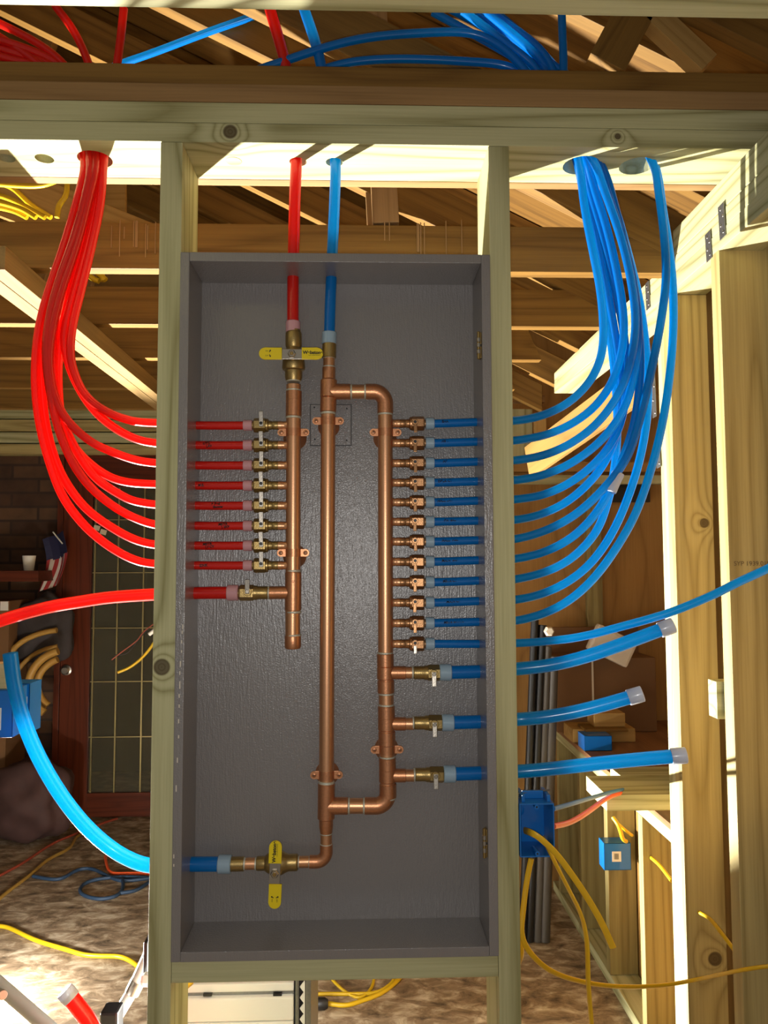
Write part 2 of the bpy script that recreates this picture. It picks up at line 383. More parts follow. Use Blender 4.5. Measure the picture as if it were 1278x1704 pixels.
# ------------------------------------------------------------------ roof trusses and deck
def zroof(X): return 2.56-.5*X       # underside of rafters
SL = Vector((1, 0, -.5)).normalized(); NR = Vector((.5, 0, 1)).normalized()
def P3(x, y, z): return Vector((x, y, z))
nd = 0
ky = -1.05
deck = []
x = -3.9
a = P3(-4.6, 0, zroof(-4.6))+NR*.56; b = P3(1.5, 0, zroof(1.5))+NR*.56
struct(board('ceiling', (a.x, 1.3, a.z), (b.x, 1.3, b.z), 0.02, 5.0, NR, M_DECK, bev=0))
# seams: separate planks laid under the deck, one per strip, running down the slope
plank_y = -1.1
i = 0
TR = [(.17, 'the wall with the manifold box'), (.32, 'nearest behind the manifold wall'), (.73, 'second behind the manifold wall'), (1.09, 'third behind the manifold wall'), (1.53, 'fourth behind the manifold wall'), (1.93, 'farthest visible')]
for i, (y, wh) in enumerate(TR):
    t = thing('roof_truss', 'brown timber roof truss, '+('braces just behind '+wh if i == 0 else wh), 'truss', (0, y, 2.17), 'roof trusses')
    cy = y+.019
    u = NR*.055
    u2 = NR*.49
    board('rafter', P3(-4.4, cy, zroof(-4.4))+u2, P3(1.4, cy, zroof(1.4))+u2, .11, .038, NR, M_BR, t)
    board('brace', P3(-4.4, cy, zroof(-4.4))+u, P3(.80 if i else .40, cy, zroof(.80 if i else .40))+u+(P3(0,0,.0)), .105, .038, NR, M_BR, t, cut1=-.05)
    if i:
        xr = (.78, .78, .60, .60, .56)[i-1]
        ch = board('bottom_chord', (-4.2, cy, 2.219), (xr, cy, 2.219), .107, .036, (0, 0, 1), (M_BR, M_BR, M_BR, M_BR, M_BR)[i-1], t, cut1=-.045)
        board('web', (-1.35, cy+.001, 2.29), (-.98, cy+.001, zroof(-.98)+.5), .09, .036, (1, 0, 0), M_BRL, t)
        board('web', (-1.42, cy+.001, 2.29), (-2.0, cy+.001, zroof(-2.0)+.5), .09, .036, (1, 0, 0), M_BRL, t)
        if i < 3: board('web', (.06, cy+.001, 2.28), (.02, cy+.001, zroof(.02)+.5), .06, .036, (1, 0, 0), M_BRL, t)
# pale drip marks on the nearest chord
ch1 = bpy.data.objects['bottom_chord']
for k, px in enumerate((186, 200, 207, 223, 226, 243, 246, 259, 640, 648, 694, 700, 706, 742, 768)):
    rr = random.Random(k); a_ = W(px, 364+rr.random()*14, .3195); b_ = W(px+rr.uniform(-1, 1), 395+rr.random()*42, .3195)
    m_ = bx('paint_drip', a_.x-.0012, a_.x+.0012+.004*(k in (4, 10)), .3188, .3198, b_.z, a_.z, M_BRL, 'z', ch1, 0)
# blocking between rafters near the eave (seen upper right)
for k, (px, py, Y, wd, ang) in enumerate(((1040, 50, .22, .085, 62), (1120, 62, .22, .05, -44), (1250, 30, .22, .06, -44))):
    c = W(px, py, Y); d = Vector((math.cos(math.radians(ang)), 0, math.sin(math.radians(ang))))
    o = board('eave_block', c-d*.10, c+d*.10, wd, .04, (d.z, 0, -d.x), (M_BR, M_GOLD, M_GOLD)[k]); o['label'] = ('short brown block in the roof at upper right, left one of three', 'golden roof block at upper right, middle one of three', 'golden roof block at upper right corner, rightmost of three')[k]; o['category'] = 'block'
# left golden gusset boards seen under the plates
o = board('roof_brace', W(-40, 300, .9), W(250, 415, 1.0), .16, .02, (0, 0, 1), M_GOLD); tag(o, 'golden plank bracing the roof at the far left behind the red tubes', 'board')
o = board('roof_brace', W(8, 330, 1.3), W(210, 330, 1.3), .26, .02, (0, 0, 1), M_GOLD); tag(o, 'pale golden blocking board between rafters at upper left under yellow cables', 'board')
# upper right eave blocking
for (q, lab) in ((((1015, 40), (1085, 95), .1), 'short golden eave block at upper right, left one of three'), (((1085, 28), (1150, 100), .1), 'short golden eave block at upper right, middle one of three'), (((1230, 15), (1278, 75), .1), 'short golden eave block at upper right, right one of three')):
    pass
# ------------------------------------------------------------------ top plates of the manifold wall
hole_px = [(5, 257, .016), (73, 263, .0175), (156, 262, .033), (495, 263, .017), (556, 263, .017), (974, 263, .036), (1068, 264, .034)]
holes = []
for px, py, r in hole_px:
    p = WZ(px, py, 2.285); p.y = .068; holes.append((P3(p.x, .068, 2.27), P3(p.x, .068, 2.46), r))
knA = [(-.24, -.07, -.004, .013), (.22, -.07, .008, .009), (.50, -.07, .005, .007)]
plates = [('top_plate', 2.285, 2.322, ptw('treated_pine_plate_a', [(W(383, 219, 0).x+.375, -.07, W(383, 219, 0).z-2.3035, .012), (W(1028, 227, 0).x+.375, -.07, W(1028, 227, 0).z-2.3035, .0055)]), 'lower greenish treated top plate with brown knot, tubes pass through its holes'),
          ('top_plate', 2.323, 2.362, M_PT, 'upper greenish treated top plate lying on the lower plate'),
          ('sill_board', 2.363, 2.398, M_BRL, 'pale brown board resting on the double green top plate'),
          ('sill_board', 2.399, 2.438, M_BR, 'reddish brown board on top of the plate stack')]
for k, (nme, z0, z1, mat, lab) in enumerate(plates):
    o = bx(nme, -1.9, 1.15, (0, 0, -.001, .003)[k], .14, z0, z1, mat); drill(o, holes); tag(o, lab, 'board', 'stacked plates over the manifold wall')
o = bx('ledger_strip', -1.9, .82, .142, .168, 2.285, 2.33, M_BRL); tag(o, 'rough brown strip along the back edge of the pale top plate', 'board')
p = WZ(388, 265, 2.285)
o = cyl('wood_plug', (p.x, .068, 2.284), (p.x, .068, 2.30), .016, M_PT); tag(o, 'round wooden plug filling a hole in the lit top plate', 'plug')
o = bx('near_plate', -1.6, 1.1, -.56, -.425, W(640, 20, -.425).z, W(640, 20, -.425).z+.045, M_PT); tag(o, 'pale overhead board along the top edge of the photo, nearest the camera', 'board')
# ------------------------------------------------------------------ studs
sL0, sL1 = -.372, -.3315; sR0, sR1 = .2425, .282
kz = W(273, 1110, 0).z
lst = bx('wall_stud', sL0, sL1, 0, .14, 0.04, 2.284, ptw('treated_pine_stud_l', [(kz-(.04+2.284)/2, .07, -.004, .013)]), 'z'); tag(lst, 'left treated pine stud beside the grey box, red tubes pass through', 'stud')
rst = bx('wall_stud', sR0, sR1, 0, .14, 0.04, 2.284, ptw('treated_pine_stud_r', rings=5), 'z'); tag(rst, 'right treated pine stud beside the grey box, blue tubes pass through', 'stud')
o = bx('blocking', sL1+.0005, sR0-.0005, 0, .14, .768, .8065, ptw(rings=5)); tag(o, 'horizontal treated pine block under the grey manifold box', 'board')
o = bx('sole_plate', -1.9, 1.7, 0, .14, 0, .038, M_PT); tag(o, 'treated sole plate on the floor under the studs', 'board')
# ------------------------------------------------------------------ grey box
BX0, BX1, BZ0, BZ1, BYF, BYB, TH = -.330, .2415, .809, 2.069, -.0125, .100, .017
box = thing('manifold_box', 'open grey painted wall box holding the copper manifolds', 'box', (0, 0, BZ0))
pb = bx('back_panel', BX0, BX1, BYB, BYB+.012, BZ0, BZ1, M_GRAY, 'x', box, .0005)
for nme, a in (('side_panel', (BX0, BX0+TH)), ('side_panel', (BX1-TH, BX1))):
    o = bx(nme, a[0], a[1], BYF, BYB, BZ0, BZ1, M_GRAY, 'x', box, .002)
bx('top_panel', BX0+TH, BX1-TH, BYF, BYB, BZ1-TH, BZ1-.0002, M_GRAY, 'x', box, .001)
bx('bottom_panel', BX0+TH, BX1-TH, BYF, BYB, BZ0+.0002, BZ0+TH, M_GRAY, 'x', box, .001)
M_CHIP = simple('bare_wood_chip', rgb(206, 196, 180), .7)
lp = [c_ for c_ in box.children if c_.name.startswith('side_panel')][0]
for k, (px, py, h_) in enumerate(((308, 1043, 8), (307, 1052, 5), (306, 1068, 5), (306, 1084, 4), (304, 1105, 9), (303, 1120, 6), (303, 1140, 12), (302, 1158, 6), (302, 1175, 5), (301, 1200, 7), (301, 1226, 5), (299, 1265, 8), (297, 1312, 10), (293, 1425, 6), (293, 1440, 4))):
    p = W(px-4, py, BYF); bx('paint_chip', p.x-.0008, p.x+.0012, BYF-.0003, BYF+.0002, p.z-h_*.00055, p.z+h_*.00055, M_CHIP, 'z', lp, 0)
cp = thing('cover_plate', 'small square grey painted cover plate behind the middle copper pipe', 'plate', W(550, 707, BYB))
a, b = W(517, 674, BYB), W(584, 741, BYB)
bx('plate', a.x, b.x, BYB-.004, BYB-.0002, b.z, a.z, M_GRAY, 'x', cp, .0012)
for a0, a1, c0_, c1_ in ((a.x-.0016, b.x+.0016, b.z-.0016, b.z), (a.x-.0016, b.x+.0016, a.z, a.z+.0016), (a.x-.0016, a.x, b.z, a.z), (b.x, b.x+.0016, b.z, a.z)):
    bx('plate_edge_shade', a0, a1, BYB-.0012, BYB-.0001, c0_, c1_, simple('shadow_gap_paint', rgb(62, 60, 60), .5), 'x', cp, 0)  # thin dark bars drawn in place of the shade around the plate
for q in ((523, 678), (577, 680), (524, 731), (577, 733)):
    p = W(q[0], q[1], BYB-.004); cyl('screw', p, p+P3(0, -.0008, 0), .0016, M_LINE, cp, 10, .0002)
for k, py in enumerate((583, 1392)):
    h = thing('cabinet_hinge', ('upper' if k == 0 else 'lower')+' small brass hinge on the right inner wall of the grey box', 'hinge', W(800, py, .03), 'box hinges')
    xw = BX1-TH; z = W(800, py, .03).z
    for s in (-1, 1):
        bx('hinge_leaf', xw-.0022, xw-.0002, -.006+.0, .012, z+s*.013-.011, z+s*.013+.011, M_BRASS, 'x', h, .0008)
        cyl('screw', (xw-.002, .004, z+s*.017), (xw-.0035, .004, z+s*.017), .003, M_STEEL, h, 12, .0004)
    bx('hinge_leaf', xw-.003, xw-.0002, .008, .034, z-.010, z+.006, M_BRASS, 'x', h, .0008)
    cyl('hinge_pin', (xw-.005, -.003, z-.026), (xw-.005, -.003, z+.026), .0032, M_BRASS, h, 12)
    for dz in (-.012, 0, .010):
        cyl('knuckle', (xw-.005, -.003, z+dz-.004), (xw-.005, -.003, z+dz+.004), .0045, M_STEEL, h, 12)
# ================================================================== MANIFOLDS
YM = .066
K = 1.466/1279                # metres per pixel at the manifold plane
def B(px, py, Y=YM): return W(px, py, Y)
def seg(name, q0, q1, wpx, mat, parent, lip=.0008, n=24): return cyl(name, B(*q0), B(*q1), wpx*K/2, mat, parent, n, lip)
def hexbody(name, q0, q1, wpx, mat, parent, round_to=None):
    p0, p1 = B(*q0), B(*q1); r = wpx*K/2
    return turned(name, p0, p1, [(0, r*.86), (.06, r*.98), (.12, r), (.88, r), (.94, r*.98), (1, r*.86)], mat, parent, 6, .5 if abs(p1.x-p0.x) > abs(p1.z-p0.z) else 0)
def small_valve(man, side, y0, i):
    """side=-1 red (pipe is to the right of the valve), +1 blue"""
    s = side
    if s < 0: X = lambda d: 476-d       # d = px distance from the manifold pipe wall
    else: X = lambda d: 655+d
    v = hexbody('branch_valve', (X(33 if s < 0 else 29), y0), (X(54 if s < 0 else 51), y0), 24, M_BRASS if s < 0 else M_BRASSR, man)
    mat = M_BRASS if s < 0 else M_BRASSR
    o = (0 if s < 0 else -3)
    turned('valve_neck', B(X(12+o), y0), B(X(33+o), y0), [(0, .0074), (.05, .0082), (.45, .0082), (.5, .0076), (.6, .0084), (.78, .0088), (.85, .0125), (1, .0128)], mat, v)
    turned('copper_stub', B(X(-2), y0), B(X(13+o), y0), [(0, .0088), (.2, .0078), (.45, .0074), (.55, .0081), (1, .0081)], M_COP, v)
    turned('valve_barb', B(X(54 if s < 0 else 51), y0), B(X(58 if s < 0 else 55), y0), [(0, .0075), (1, .0072)], mat, v)
    cx = X(41 if s < 0 else 35.5)
    c = B(cx, y0-3 if s < 0 else y0-2, YM-.0125)
    tilt = random.uniform(-.05, .05)
    d = Vector((math.sin(tilt), 0, math.cos(tilt)))*(-s)
    hv = board('valve_handle', c-d*.006+P3(0, -.004, 0), c+d*(.0225 if s < 0 else .020)+P3(0, -.006, 0), .0078 if s < 0 else .0062, .0028, (1, 0, 0), M_STEEL if s < 0 or i > 10 else M_BRASSR, v, .0007)
    if s > 0: cyl('handle_boss', c+P3(0, -.002, 0), c+P3(0, -.0066, 0), .0058, M_BRASSR, v, 16, .0006)
    cyl('handle_screw', c+P3(0, 0, 0), c+P3(0, -.0085, 0), .0030, M_BLACK, v, 12, .0004)
RY = [708, 741, 774.5, 808, 841.5, 875, 908, 941]
BY = [705, 737.5, 771, 803.5, 836, 868.5, 901.5, 935, 969, 1003, 1037, 1071.5]
hot = thing('hot_water_manifold', 'short vertical copper manifold with eight small red-side valves, left in the box', 'manifold', B(488, 1079))
cyl('main_pipe', B(488.5, 640), B(487, 1062), 24.3*K/2, M_COP, hot, 32)
seg('coupling', (489, 651), (488.5, 693), 26.5, M_COPF, hot)
seg('coupling', (489, 665), (489, 666), 27.0, M_COPF, hot, .0002)
for y, wq in ((634, 25), (650, 25.5), (695, 26.3), (950, 25.5), (1018.5, 26), (1057, 25.5)): seg('solder_joint', (488.3, y-2), (488.3, y+2), wq, M_SOLD, hot, .0012)
seg('tee_fitting', (488, 952), (487.5, 1016), 27, M_COPF, hot, .0012)
seg('tee_branch', (488, 986), (446, 986.5), 21, M_COPF, hot)
turned('end_cap', B(487.3, 1058), B(487.2, 1080), [(0, .0150), (.05, .0154), (.8, .0154), (.95, .0140), (1, .010)], M_COPF, hot)
for i, y in enumerate(RY): small_valve(hot, -1, y, i)
def mid_valve(man, q, s, mat, up):
    """3/4 in. branch valve: q = (px of tee end, y)"""
    x, y = q
    v = hexbody('branch_valve', (x+s*23, y), (x+s*48, y), 26, mat, man)
    turned('valve_neck', B(x, y), B(x+s*24, y), [(0, .0112), (.05, .0122), (.7, .0122), (.8, .0135), (1, .0135)], mat, v)
    turned('valve_barb', B(x+s*48, y), B(x+s*54, y), [(0, .010), (1, .010)], mat, v)
    c = B(x+s*34, y+up*-2, YM-.015)
    cyl('valve_stem', c+P3(0, .004, 0), c+P3(0, -.003, 0), .008, mat, v, 20)
    board('valve_handle', c+P3(0, -.004, -up*.004), c+P3(.0, -.007, up*.0225), .0085, .003, (1, 0, 0), M_STEEL, v, .0008)
    cyl('handle_screw', c+P3(0, -.002, 0), c+P3(0, -.008, 0), .0036, M_STEEL, v, 12, .0006)
    seg('solder_joint', (x-s*3, y), (x, y), 21.6, M_SOLD, v)
    return v
mid_valve(hot, (446, 986.5), -1, M_BRASS, 1)
def lever_label(parent, c, ux, uy, out):
    """brand word along ux on the yellow grip, centre c"""
    text('lever_lettering', 'Webstone', .0078, basis(c, ux, uy), M_INK, parent, .0003)
def ball_valve(man, cx, cy, vert, name):
    """big ball valve with two-armed yellow lever; vert = pipe runs vertically"""
    if vert:
        A, Bp = B(488.5, 553), B(488.5, 634)
        L = (Bp-A).length
        v = turned('ball_valve', A, Bp, [(0, .0135), (.01, .0150), (.05, .0158), (.28, .0158), (.32, .0140), (.36, .0150), (.5, .0195), (.62, .0215), (.74, .0222), (.78, .0205), (.8, .0168), (.94, .0165), (.985, .0150), (1, .0146)], M_BRASS, man, 28)
        c = B(486, 590, YM-.026); ux, uy = P3(1, 0, 0), P3(0, 0, 1)
    else:
        A, Bp = B(427, 1437), B(496, 1435)
        v = turned('ball_valve', A, Bp, [(0, .0118), (.02, .0126), (.2, .0128), (.24, .0155), (.36, .0205), (.52, .0215), (.62, .0205), (.72, .0165), (.78, .0150), (.95, .0150), (.97, .0150), (1, .0130)], M_BRASS, man, 28)
        c = B(457.5, 1452, YM-.026); ux, uy = P3(.035, 0, 1).normalized(), P3(-1, 0, .035).normalized()
    turned('packing_stem', c+P3(0, .016, 0), c+P3(0, -.001, 0), [(0, .0115), (.5, .0115), (.55, .009), (1, .009)], M_BRASS, v)
    lev = board('valve_lever', c-ux*.019+P3(0, -.002, 0), c+ux*.019+P3(0, -.002, 0), .0195, .0025, uy, M_STEEL, v, .0006)
    turned('lever_nut', c+P3(0, -.003, 0), c+P3(0, -.009, 0), [(0, .0078), (.7, .0078), (1, .006)], M_STEEL, v, 6)
    cyl('stem_end', c+P3(0, -.008, 0), c+P3(0, -.011, 0), .0036, M_BRASS, v, 12)
    for sgn, lo, hi in ((1, .019, .059), (-1, .019, .062)):
        # rounded yellow grip
        bm = bmesh.new(); w2 = .0115; n = 10; dz = P3(0, -.005, 0)*(1 if sgn > 0 else .3)
        sh = uy*(0.002*(-1 if sgn < 0 else 0))+(uy*.0026 if sgn < 0 and vert else P3(0, 0, 0))
        outl = [(lo, -w2), (hi-w2, -w2)]+[(hi-w2+w2*math.sin(math.pi*k/n), -w2*math.cos(math.pi*k/n)) for k in range(1, n)]+[(hi-w2, w2), (lo, w2)]
        for side in (0, 1):
            pass
        top = [bm.verts.new(c+ux*(sgn*a)+uy*b_+sh+dz+P3(0, -.004, 0)) for a, b_ in outl]
        bot = [bm.verts.new(c+ux*(sgn*a)+uy*b_+sh+dz+P3(0, .001, 0)) for a, b_ in outl]
        bm.faces.new(top); bm.faces.new(bot[::-1])
        for k in range(len(top)): bm.faces.new((top[k], top[(k+1) % len(top)], bot[(k+1) % len(top)], bot[k]))
        bmesh.ops.bevel(bm, geom=[e for e in bm.edges if (e.verts[0] in top) == (e.verts[1] in top)], offset=.0012, segments=2, affect='EDGES')
        g = link('lever_grip', bm, M_YEL, v, True, True); g['label'] = 'yellow vinyl lever grip'
        cc = c+ux*(sgn*(lo+hi)/2)+sh+dz+P3(0, -.0045, 0)
        if sgn > 0:
            text('lever_lettering', 'Webstone', .0088, basis(cc+ux*.001+uy*.0015, ux, uy), M_INK, v, .00035)
            text('lever_lettering', 'www.webstonevalves', .0026, basis(cc+ux*.004-uy*.0035, ux, uy), M_INK, v)
        else:
            bm = bmesh.new()
            for sg in (-1, 1):     # two small arrows
                o_ = cc+uy*(.0045*sg)-ux*.0005; d = (uy*sg*.9+ux*.5).normalized(); e = d.cross(P3(0, 1, 0))
                q = [o_-d*.0025+e*.0008, o_+d*.0005+e*.0008, o_+d*.0005+e*.002, o_+d*.003, o_+d*.0005-e*.002, o_+d*.0005-e*.0008, o_-d*.0025-e*.0008]
                bm.faces.new([bm.verts.new(k_) for k_ in q])
            link('lever_arrows', bm, M_INK, v)
            for sg, s_ in ((1, 'ON'), (-1, 'OFF')):
                text('lever_lettering', s_, .0034, basis(cc+uy*(.0045*sg)-ux*.0065, ux, uy), M_INK, v)
    return v
ball_valve(hot, 0, 0, True, 'a')
seg('valve_seat_ring', (488.5, 549), (488.5, 553.5), 24, M_BRASS, hot)

cold = thing('cold_water_manifold', 'long looped copper manifold with twelve small and three larger blue-side valves', 'manifold', B(546, 1440))
seg('brass_adapter', (548, 572), (547.5, 596), 23.5, M_BRASS, cold)
seg('supply_pipe', (547.5, 595), (547.3, 615), 19.5, M_COP, cold)
seg('solder_joint', (547.5, 594.5), (547.5, 597), 20.5, M_SOLD, cold); seg('solder_joint', (547.3, 609.5), (547.3, 612.5), 21, M_SOLD, cold)
turned('reducing_neck', B(547.3, 612), B(547, 634), [(0, .0126), (.85, .0126), (1, .0155)], M_COPF, cold)
seg('tee_fitting', (547, 632), (546.5, 662), 27.5, M_COPF, cold, .0015); seg('tee_fitting', (546.5, 662.5), (546, 686), 27, M_COPF, cold)
seg('tee_branch', (548, 652), (583, 652), 26.5, M_COPF, cold)
for x_ in (584.5, 607.5): seg('solder_joint', (x_-1.5, 652), (x_+1.5, 652), 26, M_SOLD, cold)
seg('link_pipe', (583, 652), (610, 652), 24, M_COP, cold)
def elbow(name, pts, wpx, man, mat=M_COPF):
    bm = bmesh.new(); path = smooth_path([B(*q) for q in pts], 8); sweep(bm, path, wpx*K/2, 24); return link(name, bm, mat, man, True, True)
def arc_el(x0, y0, x1, y1, cx, cy, n=7):
    """quarter arc px points from (x0,y0) to (x1,y1) about (cx,cy)"""
    a0 = math.atan2(y0-cy, x0-cx); a1 = math.atan2(y1-cy, x1-cx)
    if a1-a0 > math.pi: a1 -= 2*math.pi
    if a0-a1 > math.pi: a1 += 2*math.pi
    r0 = math.hypot(x0-cx, y0-cy); r1 = math.hypot(x1-cx, y1-cy)
    return [(cx+(r0+(r1-r0)*k/n)*math.cos(a0+(a1-a0)*k/n), cy+(r0+(r1-r0)*k/n)*math.sin(a0+(a1-a0)*k/n)) for k in range(n+1)]
elbow('elbow_fitting', [(609, 652)]+arc_el(621, 652, 641, 672, 621, 672)+[(641, 688)], 26.5, cold)
seg('solder_joint', (641, 688), (641, 691.5), 25.8, M_SOLD, cold)
cyl('branch_pipe', B(641, 688), B(641.5, 1090), 24.6*K/2, M_COP, cold, 32)
seg('solder_joint', (546, 686), (546, 690), 25.8, M_SOLD, cold)
cyl('main_pipe', B(546, 688), B(543.2, 1304), 24.2*K/2, M_COP, cold, 32)
seg('solder_joint', (543.3, 1299), (543.2, 1304), 25.8, M_SOLD, cold)
seg('tee_fitting', (543.2, 1303), (542.5, 1363), 27.5, M_COPF, cold, .0015)
seg('tee_branch', (544, 1341), (579, 1341), 27, M_COPF, cold)
for x_ in (580.5, 605.5): seg('solder_joint', (x_-1.7, 1341), (x_+1.7, 1341), 26, M_SOLD, cold)
seg('link_pipe', (578, 1341), (608, 1341), 24.5, M_COP, cold)
elbow('elbow_fitting', [(607, 1341)]+arc_el(625, 1341, 645, 1321, 625, 1321)[:], 27, cold)
# lower right run of tees
for y0, y1, wq in ((1088, 1109, 27.5), (1132, 1153, 27.5), (1175, 1196, 27.5), (1217, 1240, 27.5), (1261, 1282, 27.5), (1304, 1327, 27.5)):
    xa = 641+(y0-1090)*.02; seg('coupling', (xa, y0), (xa+.4, y1), wq, M_COPF, cold)
for y in (1119.5, 1204.5, 1290.5):
    xa = 641+(y-1090)*.02; seg('tee_fitting', (xa, y-11), (xa, y+11), 28.2, M_COPF, cold, .0015)
    seg('tee_branch', (xa, y), (675, y), 21.5, M_COPF, cold)
    seg('copper_stub', (674, y), (689, y), 19.5, M_COP, cold)
seg('branch_pipe', (641.5, 1085), (645, 1325), 24.5, M_COP, cold)
for y in (1086.5, 1154.5, 1173, 1241.5, 1259.5, 1328): seg('solder_joint', (641+(y-1090)*.02, y-1.7), (641+(y-1090)*.02, y+1.7), 25.8, M_SOLD, cold)
for y, xx in ((1119.5, 688), (1203, 689), (1289, 691)): mid_valve(cold, (xx, y), 1, M_BRASS, -1)
for i, y in enumerate(BY): small_valve(cold, 1, y, i)
# bottom supply
turned('reducing_neck', B(542.5, 1362), B(542.7, 1386), [(0, .0150), (.05, .0130), (.6, .0128), (.8, .0118), (1, .0112)], M_COPF, cold)
seg('supply_pipe', (542.7, 1384), (542.9, 1408), 18.5, M_COP, cold)
for y in (1387, 1404.5): seg('solder_joint', (542.8, y-1.2), (542.8, y+1.2), 19.8, M_SOLD, cold)
elbow('elbow_fitting', [(542.9, 1405)]+arc_el(543, 1417, 526, 1434, 526, 1417)+[(515, 1434)], 20.5, cold)
seg('supply_pipe', (518, 1434), (495, 1434.5), 18.2, M_COP, cold)
for x_ in (515, 497): seg('solder_joint', (x_-1.2, 1434.3), (x_+1.2, 1434.3), 19.6, M_SOLD, cold)
ball_valve(cold, 0, 0, False, 'b')
seg('supply_pipe', (428, 1437), (404, 1437.5), 18.5, M_COP, cold)
for x_ in (426, 407): seg('solder_joint', (x_-2, 1437.2), (x_+2, 1437.2), 19.4, M_SOLD, cold)
seg('brass_adapter', (384, 1438), (406, 1437.5), 22.5, M_BRASS, cold)
# tiny stamped marks on the tees
for q in ((488, 968), (641.5, 1100), (643.5, 1186), (645, 1272)):
    p = B(*q, Y=YM-.0156); text('stamped_mark', 'XE', .005, basis(p, (0, 0, 1), (-1, 0, 0)), M_INK, hot if q[0] < 500 else cold)
# copper bell hangers
def bracket(q, wpx, label, wing=(25, 25)):
    x, y = q; c = B(x, y); r = wpx*K/2+.0008
    t = thing('pipe_bracket', label, 'bracket', P3(c.x, BYB, c.z), 'copper pipe brackets')
    bm = bmesh.new(); turned_bm(bm, c+P3(0, 0, -.0075), c+P3(0, 0, .0075), [(0, r), (1, r)], 28); link('strap', bm, M_COPF, t, True, True)
    for s in (-1, 1):
        e = P3(c.x+s*(r+.0085), c.y-.002, c.z)
        bm = bmesh.new()
        turned_bm(bm, e+P3(0, -.0016, 0), e+P3(0, .0016, 0), [(0, .0072), (1, .0072)], 20)
        link('ear', bm, M_COPF, t, True, True)
        board('ear_tab', e, P3(c.x+s*r*.8, e.y, e.z), .0144, .003, (0, 0, 1), M_COPF, t, .0004)
        s_ = turned('screw', e+P3(0, -.0014, 0), e+P3(0, -.0034, 0), [(0, .0044), (.5, .0042), (1, .0024)], M_COPF, t, 16)
        board('screw_slot', e+P3(-.0028, -.0033, 0), e+P3(.0028, -.0033, 0), .0009, .0006, (0, 0, 1), M_INK, s_, 0)
        board('screw_slot', e+P3(0, -.0033, -.0028), e+P3(0, -.0033, .0028), .0009, .0006, (1, 0, 0), M_INK, s_, 0)
    # bell shaped back leg
    bm = bmesh.new(); turned_bm(bm, P3(c.x, c.y+r*.6, c.z-.006), P3(c.x, BYB-.0005, c.z-.006), [(0, .010), (.3, .011), (.6, .016), (.9, .022), (1, .023)], 24); link('bell_base', bm, M_COPF, t, True, True)
bracket((488.5, 720), 24.3, 'upper copper bracket clamping the short left manifold pipe'); bracket((488, 920), 24.3, 'lower copper bracket clamping the short left manifold pipe')
bracket((546, 701), 24.2, 'copper bracket over the grey cover plate on the middle pipe'); bracket((543.5, 1289), 24.2, 'copper bracket low on the long middle pipe')
bracket((641.5, 720), 24.6, 'copper bracket at the top of the right manifold pipe beside the first blue valve'); bracket((644, 1247), 25, 'copper bracket low on the right pipe between the larger valves')
# ================================================================== TUBES
def ring(name, q0, q1, wpx, mat, parent):
    p0, p1 = B(*q0), B(*q1); r = wpx*K/2
    return turned(name, p0, p1, [(0, r*.9), (.06, r), (.94, r), (1, r*.9)], mat, parent)
def handnote(parent, s, q, r, size=.0075, rowdz=0):
    """marker writing wrapped onto a horizontal tube of radius r centred at q"""
    c = B(*q); bm = text_bm(s, size*1.12, .00035)
    for v in bm.verts:
        zz = v.co.y+rowdz+(v.co.x*.06); yy = math.sqrt(max(1e-8, (r+.0003)**2-min(zz*zz, r*r*.9)))
        v.co = P3(c.x+v.co.x, c.y-yy, c.z+zz)
    return link('marker_writing', bm, M_INK, parent)
R8 = .0080
# up-turned paths outside the box: (px, py) at Y given by list ends
red_paths = [
 [(262,704),(240,703),(214,699),(177,685),(144,660),(126,627),(117,589),(121,540),(133,490),(150,420),(167,340),(173,262)],
 [(262,738),(227,731),(189,711),(156,682),(131,645),(114,605),(107,565),(113,525),(137,440),(158,350),(167,262)],
 [(262,771),(227,766),(189,753),(151,735),(114,702),(93,665),(82,610),(86,550),(103,480),(127,410),(150,320),(160,262)],
 [(262,806),(214,803),(177,791),(139,762),(114,728),(101,690),(97,640),(98,590),(107,530),(124,460),(144,380),(160,310),(163,262)],
 [(262,840),(224,834),(198,822),(160,796),(132,758),(108,710),(97,670),(90,620),(88,560),(98,500),(120,430),(145,340),(153,262)],
 [(262,874),(224,862),(185,840),(148,808),(120,768),(98,715),(85,660),(77,600),(80,540),(97,470),(122,400),(144,320),(150,262)],
 [(262,907),(224,898),(185,877),(145,848),(113,808),(92,765),(77,710),(70,650),(69,590),(79,530),(98,465),(122,390),(140,310),(146,262)],
 [(262,939),(224,932),(180,908),(140,874),(106,829),(86,780),(69,720),(60,660),(59,600),(66,540),(82,480),(106,410),(132,320),(141,262)]]
red_y = [.060, .072, .052, .084, .068, .050, .080, .064]
red_up = [[(183,190),(194,113),(200,70),(206,14)],[(164,180),(150,113),(125,55),(92,10)],
          [(140,170),(112,113),(60,70),(-20,30)],[(145,170),(105,113),(55,85),(-20,60)],[(130,170),(92,113),(45,95),(-20,75)],
          [(128,170),(80,113),(30,90),(-20,78)],[(120,170),(65,113),(20,100),(-20,88)],[(118,170),(72,113),(20,75),(-20,50)]]
ordn = ['topmost', 'second', 'third', 'fourth', 'fifth', 'sixth', 'seventh', 'eighth']
notes_r = {1: ('UTIL', 'LAV'), 3: ('M.S.', ''), 4: ('3 Bed', 'Shower'), 5: ('MSTR', 'L SKP'), 6: ('MSTR', 'LV CT'), 7: ('SINK', '')}
UPY = .075
